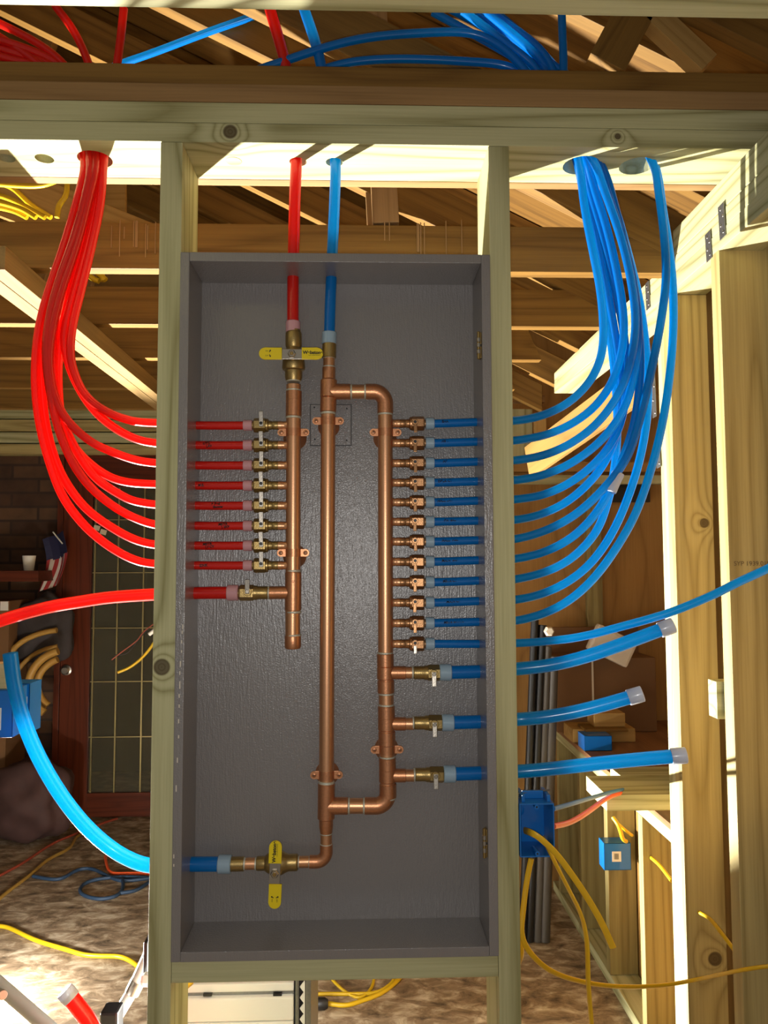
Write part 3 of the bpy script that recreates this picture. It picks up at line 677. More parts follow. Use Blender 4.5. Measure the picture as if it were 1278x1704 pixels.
for i in range(8):
    yb = RY[i]; Y1 = red_y[i]
    t = thing('red_pex_tube', f'{["topmost","second","third","fourth","fifth","sixth","seventh","lowest"][i]} of the eight thin red tubes entering the left side of the grey box', 'tube', B(330, yb), 'thin red tubes of the hot manifold')
    inner = [B(411, yb), B(370, yb+.3), B(330, yb), B(300, yb-1)]
    pts = inner+[W(px, py, YM+(Y1-YM)*min(1, k/4)) for k, (px, py) in enumerate(red_paths[i])]
    n_up = red_up[i]
    pts += [W(px, py, Y1+(UPY+.01*(i % 3)-Y1)*(k+1)/4) for k, (px, py) in enumerate(n_up)]
    tube('tube_wall', pts, R8, M_RED, t, 14, 8)
    ring('expansion_ring', (405, yb), (420, yb), 18, M_RINGR, t)
    if i in notes_r:
        a, b = notes_r[i]; xq = {1: 345, 3: 336, 4: 360, 5: 372, 6: 346, 7: 340}[i]
        handnote(t, a, (xq, yb), R8, .0062, .0028 if b else 0)
        if b: handnote(t, b, (xq+4, yb), R8, .0055, -.0028)
R19 = .0116
t = thing('red_pex_tube', 'thicker red tube leaving the box low on the left and curving to the photo edge', 'tube', B(330, 987))
tube('tube_wall', [B(386, 986.5), B(350, 986.5), B(300, 987.5), W(262, 989, YM), W(185, 994, .06), W(130, 1002, .05), W(79, 1011, .04), W(0, 1033, .03), W(-90, 1068, .01)], R19, M_RED, t, 18)
ring('expansion_ring', (378, 986.5), (397, 986.5), 26, M_RINGR, t)
t = thing('red_pex_tube', 'thick red tube rising vertically from the yellow-lever valve through the top plate', 'tube', B(487, 545))
tube('tube_wall', [B(487.5, 548), B(487.3, 500), B(488, 440), W(489, 400, YM), W(491, 320, YM), W(493, 262, YM), W(487, 190, .068), W(476, 113, .072), W(464, 65, .075), W(448, 10, .08), W(440, -40, .08)], 19.5*K/2, M_RED, t, 18)
ring('expansion_ring', (487.5, 535), (487.5, 553), 24.5, M_RINGR, t)
t = thing('blue_pex_tube', 'thick blue tube rising vertically from the middle copper pipe through the top plate', 'tube', B(549, 560))
tube('tube_wall', [B(548, 566), B(549, 520), B(551, 470), W(553, 420, YM), W(557, 330, YM), W(558, 262, YM), W(548, 190, .07), W(535, 113, .075), W(523, 65, .08), W(503, 5, .09), W(495, -40, .09)], 18.5*K/2, M_BLUE, t, 18)
ring('expansion_ring', (548, 553), (547.5, 573), 25, M_RING, t)
# blue tubes
blue_paths = [
 [(858,700),(893,694),(927,681),(957,661),(983,632),(998,600),(1004,565),(1003,520),(997,470),(985,410),(972,340),(962,262)],
 [(858,733),(907,724),(950,706),(987,679),(1014,644),(1030,605),(1038,560),(1036,510),(1026,450),(1010,380),(988,310),(975,262)],
 [(858,766),(903,758),(948,739),(990,708),(1022,668),(1043,625),(1055,570),(1057,520),(1048,455),(1030,385),(1005,315),(985,262)],
 [(858,799),(902,791),(950,771),(996,737),(1030,695),(1049,650),(1060,590),(1062,535),(1052,460),(1034,390),(1010,320),(991,262)],
 [(858,831),(905,823),(952,801),(996,765),(1026,722),(1040,670),(1043,610),(1036,540),(1022,470),(1003,390),(983,320),(970,262)],
 [(858,865),(900,856),(948,832),(992,790),(1020,742),(1032,690),(1034,640),(1026,570),(1012,490),(995,400),(976,320),(966,262)],
 [(858,897),(905,884),(955,858),(1003,815),(1043,762),(1064,700),(1081,630),(1098,545),(1108,470),(1106,400),(1096,320),(1083,262)],
 [(858,930),(907,918),(955,892),(995,850),(1018,806),(1045,740),(1060,680),(1066,600),(1060,520),(1047,440),(1025,350),(995,262)],
 [(858,964),(910,951),(955,926),(992,885),(1010,840),(1021,790),(1027,730),(1026,660),(1018,580),(1007,500),(990,410),(970,320),(958,262)],
 [(858,998),(900,989),(945,968),(985,935),(1020,885),(1048,820),(1068,750),(1078,680),(1077,600),(1066,510),(1050,440),(1022,340),(990,262)],
 [(858,1033),(905,1021),(950,997),(992,958),(1030,905),(1062,845),(1088,765),(1106,685),(1117,600),(1121,520),(1117,440),(1103,350),(1086,262)]]
blue_y = [.052, .066, .048, .060, .078, .086, .050, .066, .094, .082, .070]
blue_up = [[(938,190),(938,110),(936,60),(934,0)],[(935,180),(918,110),(880,65),(800,12)],[(930,180),(905,110),(850,60),(780,10)],[(925,180),(890,110),(835,62),(740,10)],
           [(915,180),(870,112),(800,58),(700,55),(580,68),(440,113),(330,150)],[(920,180),(860,115),(770,102),(650,98),(560,108),(480,140)],[(1020,180),(925,112),(870,70),(790,8)],
           [(920,185),(885,118),(820,75),(720,20)],[(925,190),(895,118),(850,78),(770,18)],[(930,180),(912,118),(880,80),(810,20)],[(1020,190),(930,118),(900,85),(830,25)]]
notes_b = {0: 'SHR', 1: 'HS 1', 2: 'HB', 3: 'DBLK CT', 4: 'HALL LAV', 5: 'BH  SKL', 6: 'HALL  HSE', 7: 'MAIN  SKP', 8: 'MSTR CT', 9: 'MAIN CT', 10: 'MSTR SHWR', 11: 'KIT  SINK'}
pos = ['topmost', 'second', 'third', 'fourth', 'fifth', 'sixth', 'seventh', 'eighth', 'ninth', 'tenth', 'eleventh']
for i in range(11):
    yb = BY[i]; Y1 = blue_y[i]
    t = thing('blue_pex_tube', f'{pos[i]} thin blue tube from the top on the right side of the grey box', 'tube', B(760, yb), 'thin blue tubes bending up')
    yo = blue_paths[i][0][1]
    inner = [B(714, yb), B(740, yb-.5), B(790, yb+(yo-yb)*.5), B(825, yb+(yo-yb)*.8)]
    pts = inner+[W(px, py, YM+(Y1-YM)*min(1, k/4)) for k, (px, py) in enumerate(blue_paths[i])]
    L = len(blue_up[i])
    pts += [W(px, py, Y1+(.07+.02*(i % 4)-Y1)*min(1, (k+1)/3)) for k, (px, py) in enumerate(blue_up[i])]
    tube('tube_wall', pts, R8, M_BLUE, t, 14, 8)
    ring('expansion_ring', (708, yb), (722.5, yb), 20, M_RING, t)
    handnote(t, notes_b[i], (740+(i > 4)*8+(i > 8)*6, yb), R8, .006, .003)
t = thing('blue_pex_tube', 'thin blue tube sloping up to the right above the brown boards at upper left', 'tube', W(200, 108, .3))
tube('tube_wall', [W(90, 160, .34), W(180, 115, .33), W(260, 86, .32), W(350, 52, .31), W(445, 20, .30), W(540, -6, .30)], R8, M_BLUE, t, 14)
yb = BY[11]
t = thing('blue_pex_tube', 'thin blue tube leaving the box and sweeping right to the photo edge', 'tube', B(760, yb))
tube('tube_wall', [B(714, yb), B(740, yb), B(800, yb), W(862, 1070, YM), W(910, 1067, .066), W(970, 1059, .06), W(1040, 1041, .05), W(1110, 1021, .03), W(1180, 993, .01), W(1230, 968, 0), W(1290, 940, -.01), W(1400, 880, -.03)], R8*.97, M_BLUE, t, 14)
ring('expansion_ring', (708, yb), (723, yb), 20, M_RING, t)
cl = bpy.data.objects
a, b = W(1015, 818, .056), W(1029, 787, .056)
o = turned('tube_coupling', a, b, [(0, .0115), (.08, .0122), (.3, .0118), (.7, .0118), (.92, .0122), (1, .0115)], M_RINGW); tag(o, 'milky white expansion ring loose on a blue tube in the right bundle', 'ring')
# capped stubs
for k, (yb, pts, cap, lab) in enumerate((
    (1119, [(862, 1113), (920, 1106), (980, 1091), (1040, 1070), (1108, 1045)], (1095, 1122), 'upper of three thick capped blue tube stubs right of the box'),
    (1202.5, [(862, 1197), (900, 1194), (950, 1186), (1000, 1174), (1056, 1158)], (1043, 1072), 'middle of three thick capped blue tube stubs, the shortest one'),
    (1288, [(862, 1284), (920, 1279), (990, 1271), (1060, 1264), (1128, 1258)], (1117, 1140), 'lowest of three thick capped blue tube stubs right of the box'))):
    t = thing('blue_pex_tube', lab, 'tube', B(780, yb), 'thick capped blue tube stubs')
    x0 = (738, 742, 745)[k]
    P_ = [B(x0, yb), B(770, yb-.5), B(810, yb-2)]+[W(px, py, YM-.012*j) for j, (px, py) in enumerate(pts)]
    tube('tube_wall', P_, [.0118]*0 or .0124, M_BLUE, t, 20)
    ring('expansion_ring', (x0-7, yb), (x0+13, yb), 27.5, M_RING, t)
    e1, e0 = P_[-1], P_[-2]; d = (e1-e0).normalized()
    c = turned('end_cap', e1-d*.012, e1+d*.015, [(0, .0140), (.04, .0146), (.96, .0146), (1, .0138)], M_RINGW, t); c['label'] = 'milky white end cap'
# thick cyan-lit tube, lower left
t = thing('blue_pex_tube', 'thick blue tube curving from the lower left of the box up to a cut end', 'tube', B(330, 1438))
tube('tube_wall', [B(372, 1438), B(340, 1438), B(300, 1438.5), W(258, 1441, YM), W(225, 1434, YM), W(185, 1412, .066), W(140, 1372, .06), W(98, 1318, .055), W(62, 1255, .05), W(38, 1195, .045), W(24, 1140, .04), W(17, 1087, .035)], .0130, M_BLUE, t, 20)
ring('expansion_ring', (363, 1438), (385, 1438), 29, M_RING, t)
# cut red tube end, bottom left
t = thing('red_pex_tube', 'cut end of a thick red tube poking up at the bottom left', 'tube', W(150, 1700, .3))
tube('tube_wall', [W(113, 1655, .3), W(133, 1680, .3), W(155, 1712, .3), W(180, 1780, .3), W(190, 1900, .3)], .0165, M_RED, t, 20)
c = turned('end_cap', W(107, 1648, .3), W(119, 1662, .3), [(0, .017), (.1, .018), (1, .018)], M_RINGW, t); c['label'] = 'milky end cap'
# ================================================================== RIGHT SIDE WALL
XR = .725
def rs(name, d0, X0, X1, z0, z1, mat, lab, th=.038, knots=()):
    Y0 = d0-1.4
    o = bx(name, X0, X1, Y0, Y0+th, z0, z1, mat, 'z'); return tag(o, lab, 'stud')
yA = W(1130, 900, 0).y
# stud A : double, its left edges lit
kn = ptw('treated_pine_stud_a', [(W(1172, 865, .35).z-1.08, -.019, W(1172, 865, .35).x-(XR+.045), .012), (W(1188, 1590, .35).z-1.08, -.019, W(1190, 1590, .35).x-(XR+.045), .016)])
def pto(kn_): return wood('treated_pine_honey_k', rgb(186, 168, 112), rgb(134, 114, 64), rings=8, contrast=.6, stain=.3, knots=kn_)
MA = pto([(W(1172, 865, .35).z-1.09, .02, W(1172, 865, .35).x-(XR+.045), .010), (W(1188, 1590, .35).z-1.09, .02, W(1190, 1590, .35).x-(XR+.045), .014)])
rs('wall_stud', 1.75, XR, XR+.09, .04, 2.125, MA, 'right side wall stud with a round knot, front half of the doubled stud')
rs('wall_stud', 1.79, XR+.0015, XR+.09, .04, 2.125, M_PT, 'pale edged rear half of the doubled stud in the right side wall')
yB = 1.495
rs('wall_stud', yB, XR, XR+.14, .04, 2.14, M_PTO, 'nearest right side wall stud at the photo edge, with stamped lettering')
text('stud_stamp', 'SYP 1939.0193', .013, basis(W(1254, 938, yB-1.4-.001), (1, 0, 0), (0, 0, 1)), simple('stamp_ink', rgb(110, 88, 54), .8), None)
bpy.data.objects['stud_stamp'].parent = None
s1 = bpy.data.objects['stud_stamp']; tag(s1, 'faint ink stamp on the nearest right stud', 'stamp')
o = bx('blocking', XR-.012, XR+.10, .14, .178, W(1200, 1195, .15).z, W(1200, 1133, .15).z, M_PT, 'x'); tag(o, 'short pale wood block nailed between the two right studs', 'block')
o = bx('side_top_plate', XR, XR+.09, -1.0, 1.42, 2.126, 2.164, M_PT, 'y'); tag(o, 'lower pale top plate of the right side wall, running into the distance', 'board')
o = bx('side_top_plate', XR+.001, XR+.09, -1.0, 1.42, 2.165, 2.203, M_PT, 'y'); tag(o, 'upper pale top plate of the right side wall, lying on the lower plate', 'board')
o = board('eave_block', (XR+.021, -1.0, 2.235), (XR+.021, .36, 2.235), .060, .038, (0, 0, 1), M_PT); tag(o, 'pale block on the right side top plate under the truss ends', 'block')
# ties
for k, (q, Y, lab) in enumerate((((1229, 347), -.02, 'nearest twisted metal tie plate nailed to the side top plate'), ((1204, 392), .11, 'second twisted metal tie plate beside the nearest stud top'),
        ((1095, 480), .55, 'metal tie plate behind the blue tubes on the side wall'), ((1101, 650), .47, 'long metal strap on the doubled stud behind the blue tube'), ((1106, 760), .46, 'metal plate at mid height on the doubled stud edge'))):
    c = W(q[0], q[1], 0); t = thing('metal_tie', lab, 'tie plate', (XR-.001, Y, 2.16), 'galvanised tie plates')
    yy = XR/((q[0]-600)/1279)-1.4
    d = yy+1.4; z = 1.5+(935-q[1])*d/1279; hh = (.035, .03, .035, .06, .025)[k]
    board('strap', (XR-.0015, yy, z-hh), (XR-.0015, yy+.004, z+hh), .024, .0014, (0, 1, 0), M_GALV, t, .0003)
    for j in range(4):
        zz = z-hh+.01+j*(2*hh-.02)/3
        cyl('nail', (XR-.002, yy+(.005 if j % 2 else -.005), zz), (XR-.0036, yy+(.005 if j % 2 else -.005), zz), .0028, M_STEEL, t, 10, .0004)
# ------------------------------------------------------------------ knee wall and bench
XK = .88
for d0, m_, lab in ((2.44, M_PTD, 'nearest stud of the low bench wall at lower right'), (2.79, M_PTD, 'second stud of the low bench wall, carrying a blue box'), (3.13, M_PTD, 'third stud of the low bench wall'), (3.46, M_PTD, 'farthest stud of the low bench wall')):
    rs('bench_stud', d0, XK, XK+.1, .04, .70, m_, lab)
o = bx('bench_sole_plate', XK, XK+.1, -.6, 2.2, 0, .038, M_PT, 'y'); tag(o, 'sole plate of the low bench wall on the concrete floor', 'board')
o = bx('bench_top_plate', XK, XK+.1, .78, 2.2, .701, .738, M_PT, 'y'); tag(o, 'pale top plate of the low bench wall under the plywood', 'board')
o = bx('workbench_panel', XK-.005, 2.0, .78, 2.2, .739, .757, M_BENCH, 'y'); tag(o, 'brown plywood bench top at lower right with box and scraps', 'bench')
struct(bx('wall_bench_back', XK+.105, XK+.115, -.6, 2.2, 0, .7, M_PLY, 'z', bev=0))
# alcove back wall battens & studs
for px0, px1, lab in ((975, 1000, 'pale batten on the alcove plywood behind the blue tubes'),):
    a, b = W(px0, 900, 2.19), W(px1, 900, 2.19); o = bx('batten', a.x, b.x, 2.18, 2.219, .76, W(975, 770, 2.18).z, M_PTD, 'z'); tag(o, lab, 'board')
for y0, y1, m_, lab in ((660, 672, M_BRL, 'thin brown rail high in the alcove behind the right stud'), (770, 786, M_PLY, 'orange brown rail across the alcove wall'), (792, 806, M_PT, 'pale rail across the alcove wall'),):
    a, b = W(860, y0, 2.15), W(1100, y1, 2.15); o = bx('wall_rail', a.x-.1, b.x if y0 > 700 else W(905, 700, 2.15).x, 2.12, 2.16, b.z, a.z, m_); tag(o, lab, 'board')
a, b = W(862, 690, 2.0), W(890, 700, 2.0)
o = bx('short_stud', W(888, 780, 2.05).x, W(906, 780, 2.05).x, 2.0, 2.04, W(888, 772, 2.05).z, W(888, 690, 2.05).z, M_GOLD, 'z'); tag(o, 'short golden stud end just right of the box stud, below the first blue tube', 'stud')
o = bx('short_stud', W(850, 780, 2.1).x, W(884, 780, 2.1).x, 2.06, 2.1, W(888, 760, 2.05).z, W(888, 680, 2.05).z, M_PT, 'z'); tag(o, 'greenish short stud in the alcove corner behind the right box stud', 'stud')
o = bx('black_bracket', W(1000, 800, 2.0).x, W(1108, 800, 2.0).x, 2.19, 2.218, W(1000, 830, 2.0).z, W(1000, 785, 2.0).z, M_BLACK); tag(o, 'black strip on the alcove wall behind the blue tubes', 'strip')
o = board('diagonal_plywood', W(880, 770, 1.6), W(1060, 640, 1.0), .13, .018, (0, 0, 1), M_PLY); tag(o, 'orange plywood sheet rising diagonally behind the blue tubes', 'panel')
# cardboard carton and scraps
def onbench(px, py): return WZ(px, py, .758)
c0 = W(928, 1215, 1.96); c1 = W(1090, 1060, 1.96)
t = thing('cardboard_carton', 'brown cardboard carton standing on the plywood bench', 'carton', (c0.x, 2.0, .757))
bx('carton_body', c0.x, c1.x, 1.96, 2.16, .758, W(1000, 1095, 1.96).z, M_CARD, 'x', t, .004)
bx('carton_flap', c0.x+.02, c1.x+.0, 2.161, 2.175, W(1000, 1095, 1.96).z-.05, W(1000, 1045, 2.1).z, M_CARD, 'x', t, .004)
bx('packing_tape', W(985, 1150, 1.96).x, W(988, 1150, 1.96).x, 1.9575, 1.9595, .77, W(1000, 1098, 1.96).z, M_WPLAS, 'z', t, 0)
o = board('cream_tray', W(985, 1058, 1.9), W(1050, 1090, 1.9), .12, .05, (.5, 0, 1), M_WPLAS, bev=.012); tag(o, 'cream plastic tray leaning on top of the cardboard carton', 'tray')
for q0, q1, Y, h, m_, lab in (((952, 1238), (1058, 1238), 1.15, .05, M_GOLD, 'long wood offcut lying on the bench behind the blue box'), ((990, 1212), (1040, 1212), 1.25, .05, M_GOLD, 'small bevelled wood block on top of the bench scraps'), ((975, 1218), (1040, 1218), 1.2, .015, M_BR, 'thin dark wood scrap between two pale blocks')):
    pass
zb = .758
def bench_box(px0, px1, pyb, h, dep, m_, nme, lab, z0=zb, bev=.004):
    p = WZ(px0, pyb, z0); q = W(px1, pyb, p.y); return tag(bx(nme, p.x, q.x, p.y, p.y+dep, z0, z0+h, m_, 'x', None, bev), lab, 'block' if 'wood' in nme or 'scrap' in nme else 'box')
bench_box(953, 1058, 1236, .055, .14, M_GOLD, 'wood_offcut', 'long pale wood offcut lying on the bench behind the blue box')
bench_box(975, 1046, 1219, .012, .12, M_BR, 'wood_scrap', 'thin dark wood scrap on the pale offcut', z0=.8135)
bench_box(989, 1041, 1210, .055, .10, M_GOLD, 'wood_block', 'small wood block lying topmost on the bench scraps', z0=.826)
def elec_box(nme, lab, x0, x1, y0, y1, z0, z1, front=False, sticker=None):
    """blue plastic outlet box; open toward the camera when front"""
    t = thing(nme, lab, 'outlet box', ((x0+x1)/2, y1, z0)); w_ = .0022
    bx('back_panel', x0, x1, y1-w_, y1, z0, z1, M_BBOX, 'x', t, .0006)
    if not front: bx('front_panel', x0, x1, y0, y0+w_, z0, z1, M_BBOX, 'x', t, .0006)
    bx('side_panel', x0, x0+w_, y0, y1-w_, z0, z1, M_BBOX, 'x', t, .0006); bx('side_panel', x1-w_, x1, y0, y1-w_, z0, z1, M_BBOX, 'x', t, .0006)
    bx('top_panel', x0+w_, x1-w_, y0, y1-w_, z1-w_, z1, M_BBOX, 'x', t, .0006); bx('bottom_panel', x0+w_, x1-w_, y0, y1-w_, z0, z0+w_, M_BBOX, 'x', t, .0006)
    if front:
        xc = (x0+x1)/2
        for z in (z0+.006, z1-.006): turned('screw_boss', (xc, y0, z), (xc, y0+.03, z), [(0, .0042), (1, .0042)], M_BBOX, t, 14); cyl('screw_hole', (xc, y0-.0004, z), (xc, y0+.001, z), .0018, M_LINE, t, 10, .0002)
        cyl('knockout', (x0+.014, y1-w_-.001, z1-.035), (x0+.014, y1-w_, z1-.035), .009, M_BBOX, t)
        for xx in (x0+.006, x1-.010):
            bx('nail_bracket', xx, xx+.006, y0+.01, y0+.06, z1, z1+.012, M_BBOX, 'x', t, .001)
            cyl('nail', (x0-.01, y0+.03, z1+.008), (x1+.002, y0+.034, z1+.014), .0017, M_STEEL, t, 8)
        bx('nail_bracket', x0+.01, x1-.012, y0+.03, y0+.036, z1, z1+.014, M_BBOX, 'x', t, .001)
    if sticker:
        a0, a1, b0, b1 = sticker; s = bx('barcode_sticker', a0, a1, y0-.0006, y0-.0001, b0, b1, M_PAPER, 'x', t, 0)
        for j in range(9):
            xx = a0+(a1-a0)*(.25+.055*j); bx('barcode_bar', xx, xx+(a1-a0)*(.02+.02*(j % 2)), y0-.0008, y0-.0006, b0+(b1-b0)*.22, b0+(b1-b0)*.8, M_INK, 'x', s, 0)
    return t
p0, p1 = W(870, 1427, -.004), W(922, 1337, -.004)
elec_box('outlet_box', 'blue outlet box open to the front, nailed to the right box stud with yellow cables', sR1+.001, p1.x, -.004, .07, p0.z, p1.z, True)
p0, p1 = W(1000, 1441, 1.37), W(1043, 1396, 1.37)
elec_box('outlet_box', 'blue outlet box with barcode sticker on the bench wall stud', p0.x, p1.x, 1.33, 1.388, p0.z, p1.z, False, (W(1018, 1400, 1.33).x, W(1033, 1400, 1.33).x, W(1020, 1434, 1.33).z, W(1020, 1417, 1.33).z))
p = WZ(973, 1250, zb); q = W(1018, 1222, p.y)
elec_box('outlet_box', 'loose blue outlet box lying on the plywood bench', p.x, q.x, p.y, p.y+.09, zb+.0005, zb+.058)
o = bx('paper_scrap', W(1005, 1255, 1.0).x+.02, W(1070, 1255, 1.0).x, .92, 1.1, zb, zb+.003, M_PAPER); tag(o, 'white paper sheets lying on the front of the bench', 'paper')
# two block ends that carry the thin cords
a, b = W(1050, 1348, .45), W(1115, 1322, .45)
for q0, q1, Y0, Y1, lab in (((1054, 1337), (1118, 1307), .80, 1.0, 'upper short stud end behind the right wall, orange cord passing behind'), ((1010, 1350), (1118, 1322), .60, .78, 'lower short stud end pointing left below the orange cord')):
    a, b = W(q0[0], q0[1], Y0), W(q1[0], q1[1], Y0)
    o = bx('stud_end', a.x, b.x+.1, Y0, Y1, a.z, b.z, M_PT); tag(o, lab, 'board')
# cables on the right
def cable(name, pts, r, m_, lab, cat='cable', flat=1.0, grp=None):
    o = tube(name, pts, r, m_, None, 12, 8, flat); return tag(o, lab, cat, grp)
cable('yellow_cable', [W(873, 1382, .05), W(884, 1386, -.01), W(900, 1396, -.02), W(925, 1420, -.02), W(950, 1453, -.02), W(975, 1490, -.02), W(1000, 1533, -.02), W(1020, 1577, -.02)], .0062, M_ROMEX, 'flat yellow cable hanging out of the open blue box, cut end to the right', flat=.45)
for j in (-1, 1):
    pass
cable('yellow_cable', [W(905, 1396, .05), W(912, 1412, .0), W(930, 1448, -.005), W(950, 1487, -.005), W(968, 1525, -.005), W(977, 1570, -.005), W(979, 1640, -.005), W(985, 1712, -.005), W(990, 1800, 0)], .0065, M_ROMEX, 'flat yellow printed cable hanging from the blue box down past the bottom edge', flat=.45)
pc = [W(884, 1429, .03), W(876, 1470, .03), W(870, 1520, .025), W(868, 1555, .02), W(882, 1585, .03), W(915, 1615, .06), W(965, 1633, .1), W(1030, 1642, .14), W(1100, 1640, .2), W(1160, 1630, .2), W(1220, 1617, .08), W(1285, 1607, .03), W(1400, 1600, 0)]
cable('yellow_cable', pc, .0052, M_ROMEX, 'long yellow cable looping from under the blue box to the right photo edge', flat=.6)
cable('yellow_cable', [W(869, 1530, .045), W(867, 1560, .05), W(868, 1590, .06), W(860, 1610, .1)], .0045, M_ROMEX, 'short yellow cable hanging close to the right box stud', flat=.6)
cable('yellow_cable', [W(1082, 1426, 1.05), W(1098, 1440, .95), W(1118, 1466, .8)], .0055, M_YCORD, 'short yellow cable coming out of a hole in the nearest bench stud')
cable('yellow_cable', [W(1163, 1518, .345), W(1180, 1528, .3), W(1200, 1552, .2), W(1232, 1595, .13)], .0042, M_YCORD, 'yellow cable emerging from the knotty right stud')
cable('yellow_cable', [W(1020, 1360, 1.3), W(1030, 1375, 1.28), W(1036, 1395, 1.3), W(1042, 1400, 1.33)], .007, M_YCORD, 'crumpled yellow cable entering the barcode blue box')
cable('yellow_cable', [W(1030, 1372, 1.3), W(1045, 1385, 1.3), W(1052, 1390, 1.33)], .005, M_YCORD, 'yellow cable piece above the barcode blue box, going right')
cable('low_voltage_cable', [W(921, 1346, .02), W(960, 1335, .1), W(1000, 1323, .3), W(1030, 1315, .6), W(1056, 1311, .82)], .0042, M_BCORD, 'thin blue cord running right from the open blue box', 'cord')
cable('low_voltage_cable', [W(921, 1375, .02), W(950, 1368, .1), W(980, 1350, .2), W(1010, 1328, .4), W(1035, 1319, .65), W(1056, 1314, .85)], .0052, M_OCORD, 'orange cord running right from the open blue box', 'cord')
# leaning pipes
for k, (xt, yt, xb, m_, r, lab) in enumerate(((890, 1030, 868, M_BLACK, .016, 'black leaning pole, leftmost beside the right box stud'), (903, 1040, 880, M_BLACK, .017, 'black leaning pole with white hex knob at its top'), (911, 1075, 893, M_PIPE, .018, 'dull grey pipe, third of the leaning poles'), (921, 1092, 905, M_PIPE, .021, 'thick pale grey pipe, rightmost of the leaning poles'))):
    a = W(xt, yt, 1.75); b = WZ(xb, 1470, 0.002); b = W(xb, 1480, 1.72-.0); b.z = .003
    tag(cyl('leaning_pole', b, a, r, m_, None, 16), lab, 'pole')
p = W(912, 1050, 1.7); o = turned('hex_knob', p, p+P3(0, -.03, 0), [(0, .018), (.2, .020), (.8, .020), (1, .015)], M_WPLAS, bpy.data.objects['leaning_pole.001'], 6); o['label'] = 'white hexagonal knob'
# ================================================================== LEFT SIDE
for k, (z0, x0, x1, lab) in enumerate(((2.09, -.76, -.722, 'right ply of the diagonal-looking left header beam'), (2.09, -.80, -.762, 'left ply of the doubled left header beam'))):
    o = bx('side_header', x0, x1, .15, 3.2, 2.095, 2.145, M_HD, 'y'); tag(o, lab, 'board', 'doubled left header')
# yellow cables in the attic, upper left
for k, pts in enumerate(([(-30, 330), (30, 345), (60, 362)], [(-30, 318), (20, 332), (75, 362)], [(-30, 340), (20, 350), (45, 362)], [(-20, 305), (60, 310), (95, 300)], [(112, 300), (110, 325), (98, 342), (95, 362)], [(-20, 300), (20, 312), (50, 340), (85, 362)])):
    cable('yellow_cable', [W(px, py, .40+.02*k) for px, py in pts], .0065, M_YCORD, ['lowest-but-one', 'upper', 'lowest', 'horizontal', 'vertical', 'steepest'][k]+' yellow cable above the first ceiling chord at upper left', grp='attic cables')
for k, pts in enumerate(([(150, 446), (165, 456), (176, 466)], [(165, 446), (170, 458), (172, 468)], [(142, 452), (155, 464), (165, 468)])):
    cable('yellow_cable', [W(px, py, .76) for px, py in pts], .008, M_YCORD, ['right', 'middle', 'left'][k]+' yellow cable of three between the first two ceiling chords', grp='attic cables between chords')
cable('yellow_cable', [W(196, 1119, 2.2), W(215, 1111, 2.2), W(235, 1096, 2.2), W(252, 1076, 2.2), W(268, 1050, 2.2), W(290, 1020, 2.2)], .0065, M_YCORD, 'thin bright yellow wire poking out left of the box stud before the glass door')
cable('thin_wire', [W(186, 1098, 2.2), W(205, 1083, 2.2), W(228, 1066, 2.2), W(240, 1050, 2.2), W(268, 1030, 2.2)], .0028, M_REDC, 'thin brownish wire hanging out left of the box stud before the glass door')
cable('thin_wire', [W(190, 1090, 2.25), W(212, 1087, 2.25), W(232, 1062, 2.25), W(270, 1022, 2.25)], .0024, M_INK, 'thin dark wire crossing the glass door beside the brownish wire')
tag(cyl('wire_connector', W(248, 1056, 2.19), W(258, 1048, 2.19), .009, M_WHITE, None, 12), 'small white wire connector left of the box stud', 'connector')
for k_, (px, py) in enumerate(((161, 877), (172, 884))):
    p = W(px, py, 3.27); tag(board('taped_card', p+P3(-.018, 0, 0), p+P3(.018, 0, -.01), .03, .001, (0, 0, 1), M_WPLAS, bev=0), ('left', 'right')[k_]+' of two small cards stuck on the door glass', 'card')
# wood block and blue boxes at left edge
a, b = W(-60, 1147, .08), W(14, 1105, .08)
o = bx('blocking', a.x, b.x, .08, .12, a.z, b.z, M_PT); tag(o, 'bright lit wood block end at the left photo edge behind the blue tube', 'block')
a, b = W(-50, 1228, .07), W(22, 1148, .07)
elec_box('outlet_box', 'blue outlet box at the left photo edge, below the lit wood block', a.x, b.x, .07, .13, a.z, b.z, False, (W(-16, 1200, .07).x, W(2, 1200, .07).x, W(0, 1215, .07).z, W(0, 1178, .07).z))
a, b = W(24, 1222, .13), W(48, 1138, .13)
elec_box('outlet_box', 'second blue outlet box behind the cyan tube, with a white sticker', a.x-.02, b.x, .135, .19, a.z, b.z, False, (W(38, 1180, .135).x, W(45, 1180, .135).x, W(40, 1182, .135).z, W(40, 1159, .135).z))
# mantel shelf, flag, cup and clutter by the brick wall
z = W(30, 950, 3.0).z
o = bx('mantel_shelf', -3.2, W(70, 950, 3.05).x, 3.0, 3.32, z-.06, z, M_DOOR); tag(o, 'dark wooden shelf on the brick wall at far left', 'shelf')
p = W(48, 945, 3.1); p.z = z+.001
o = turned('cup', p, p+P3(0, 0, .085), [(0, .026), (.1, .028), (1, .037)], M_PAPER); tag(o, 'small white cup on the dark shelf', 'cup')
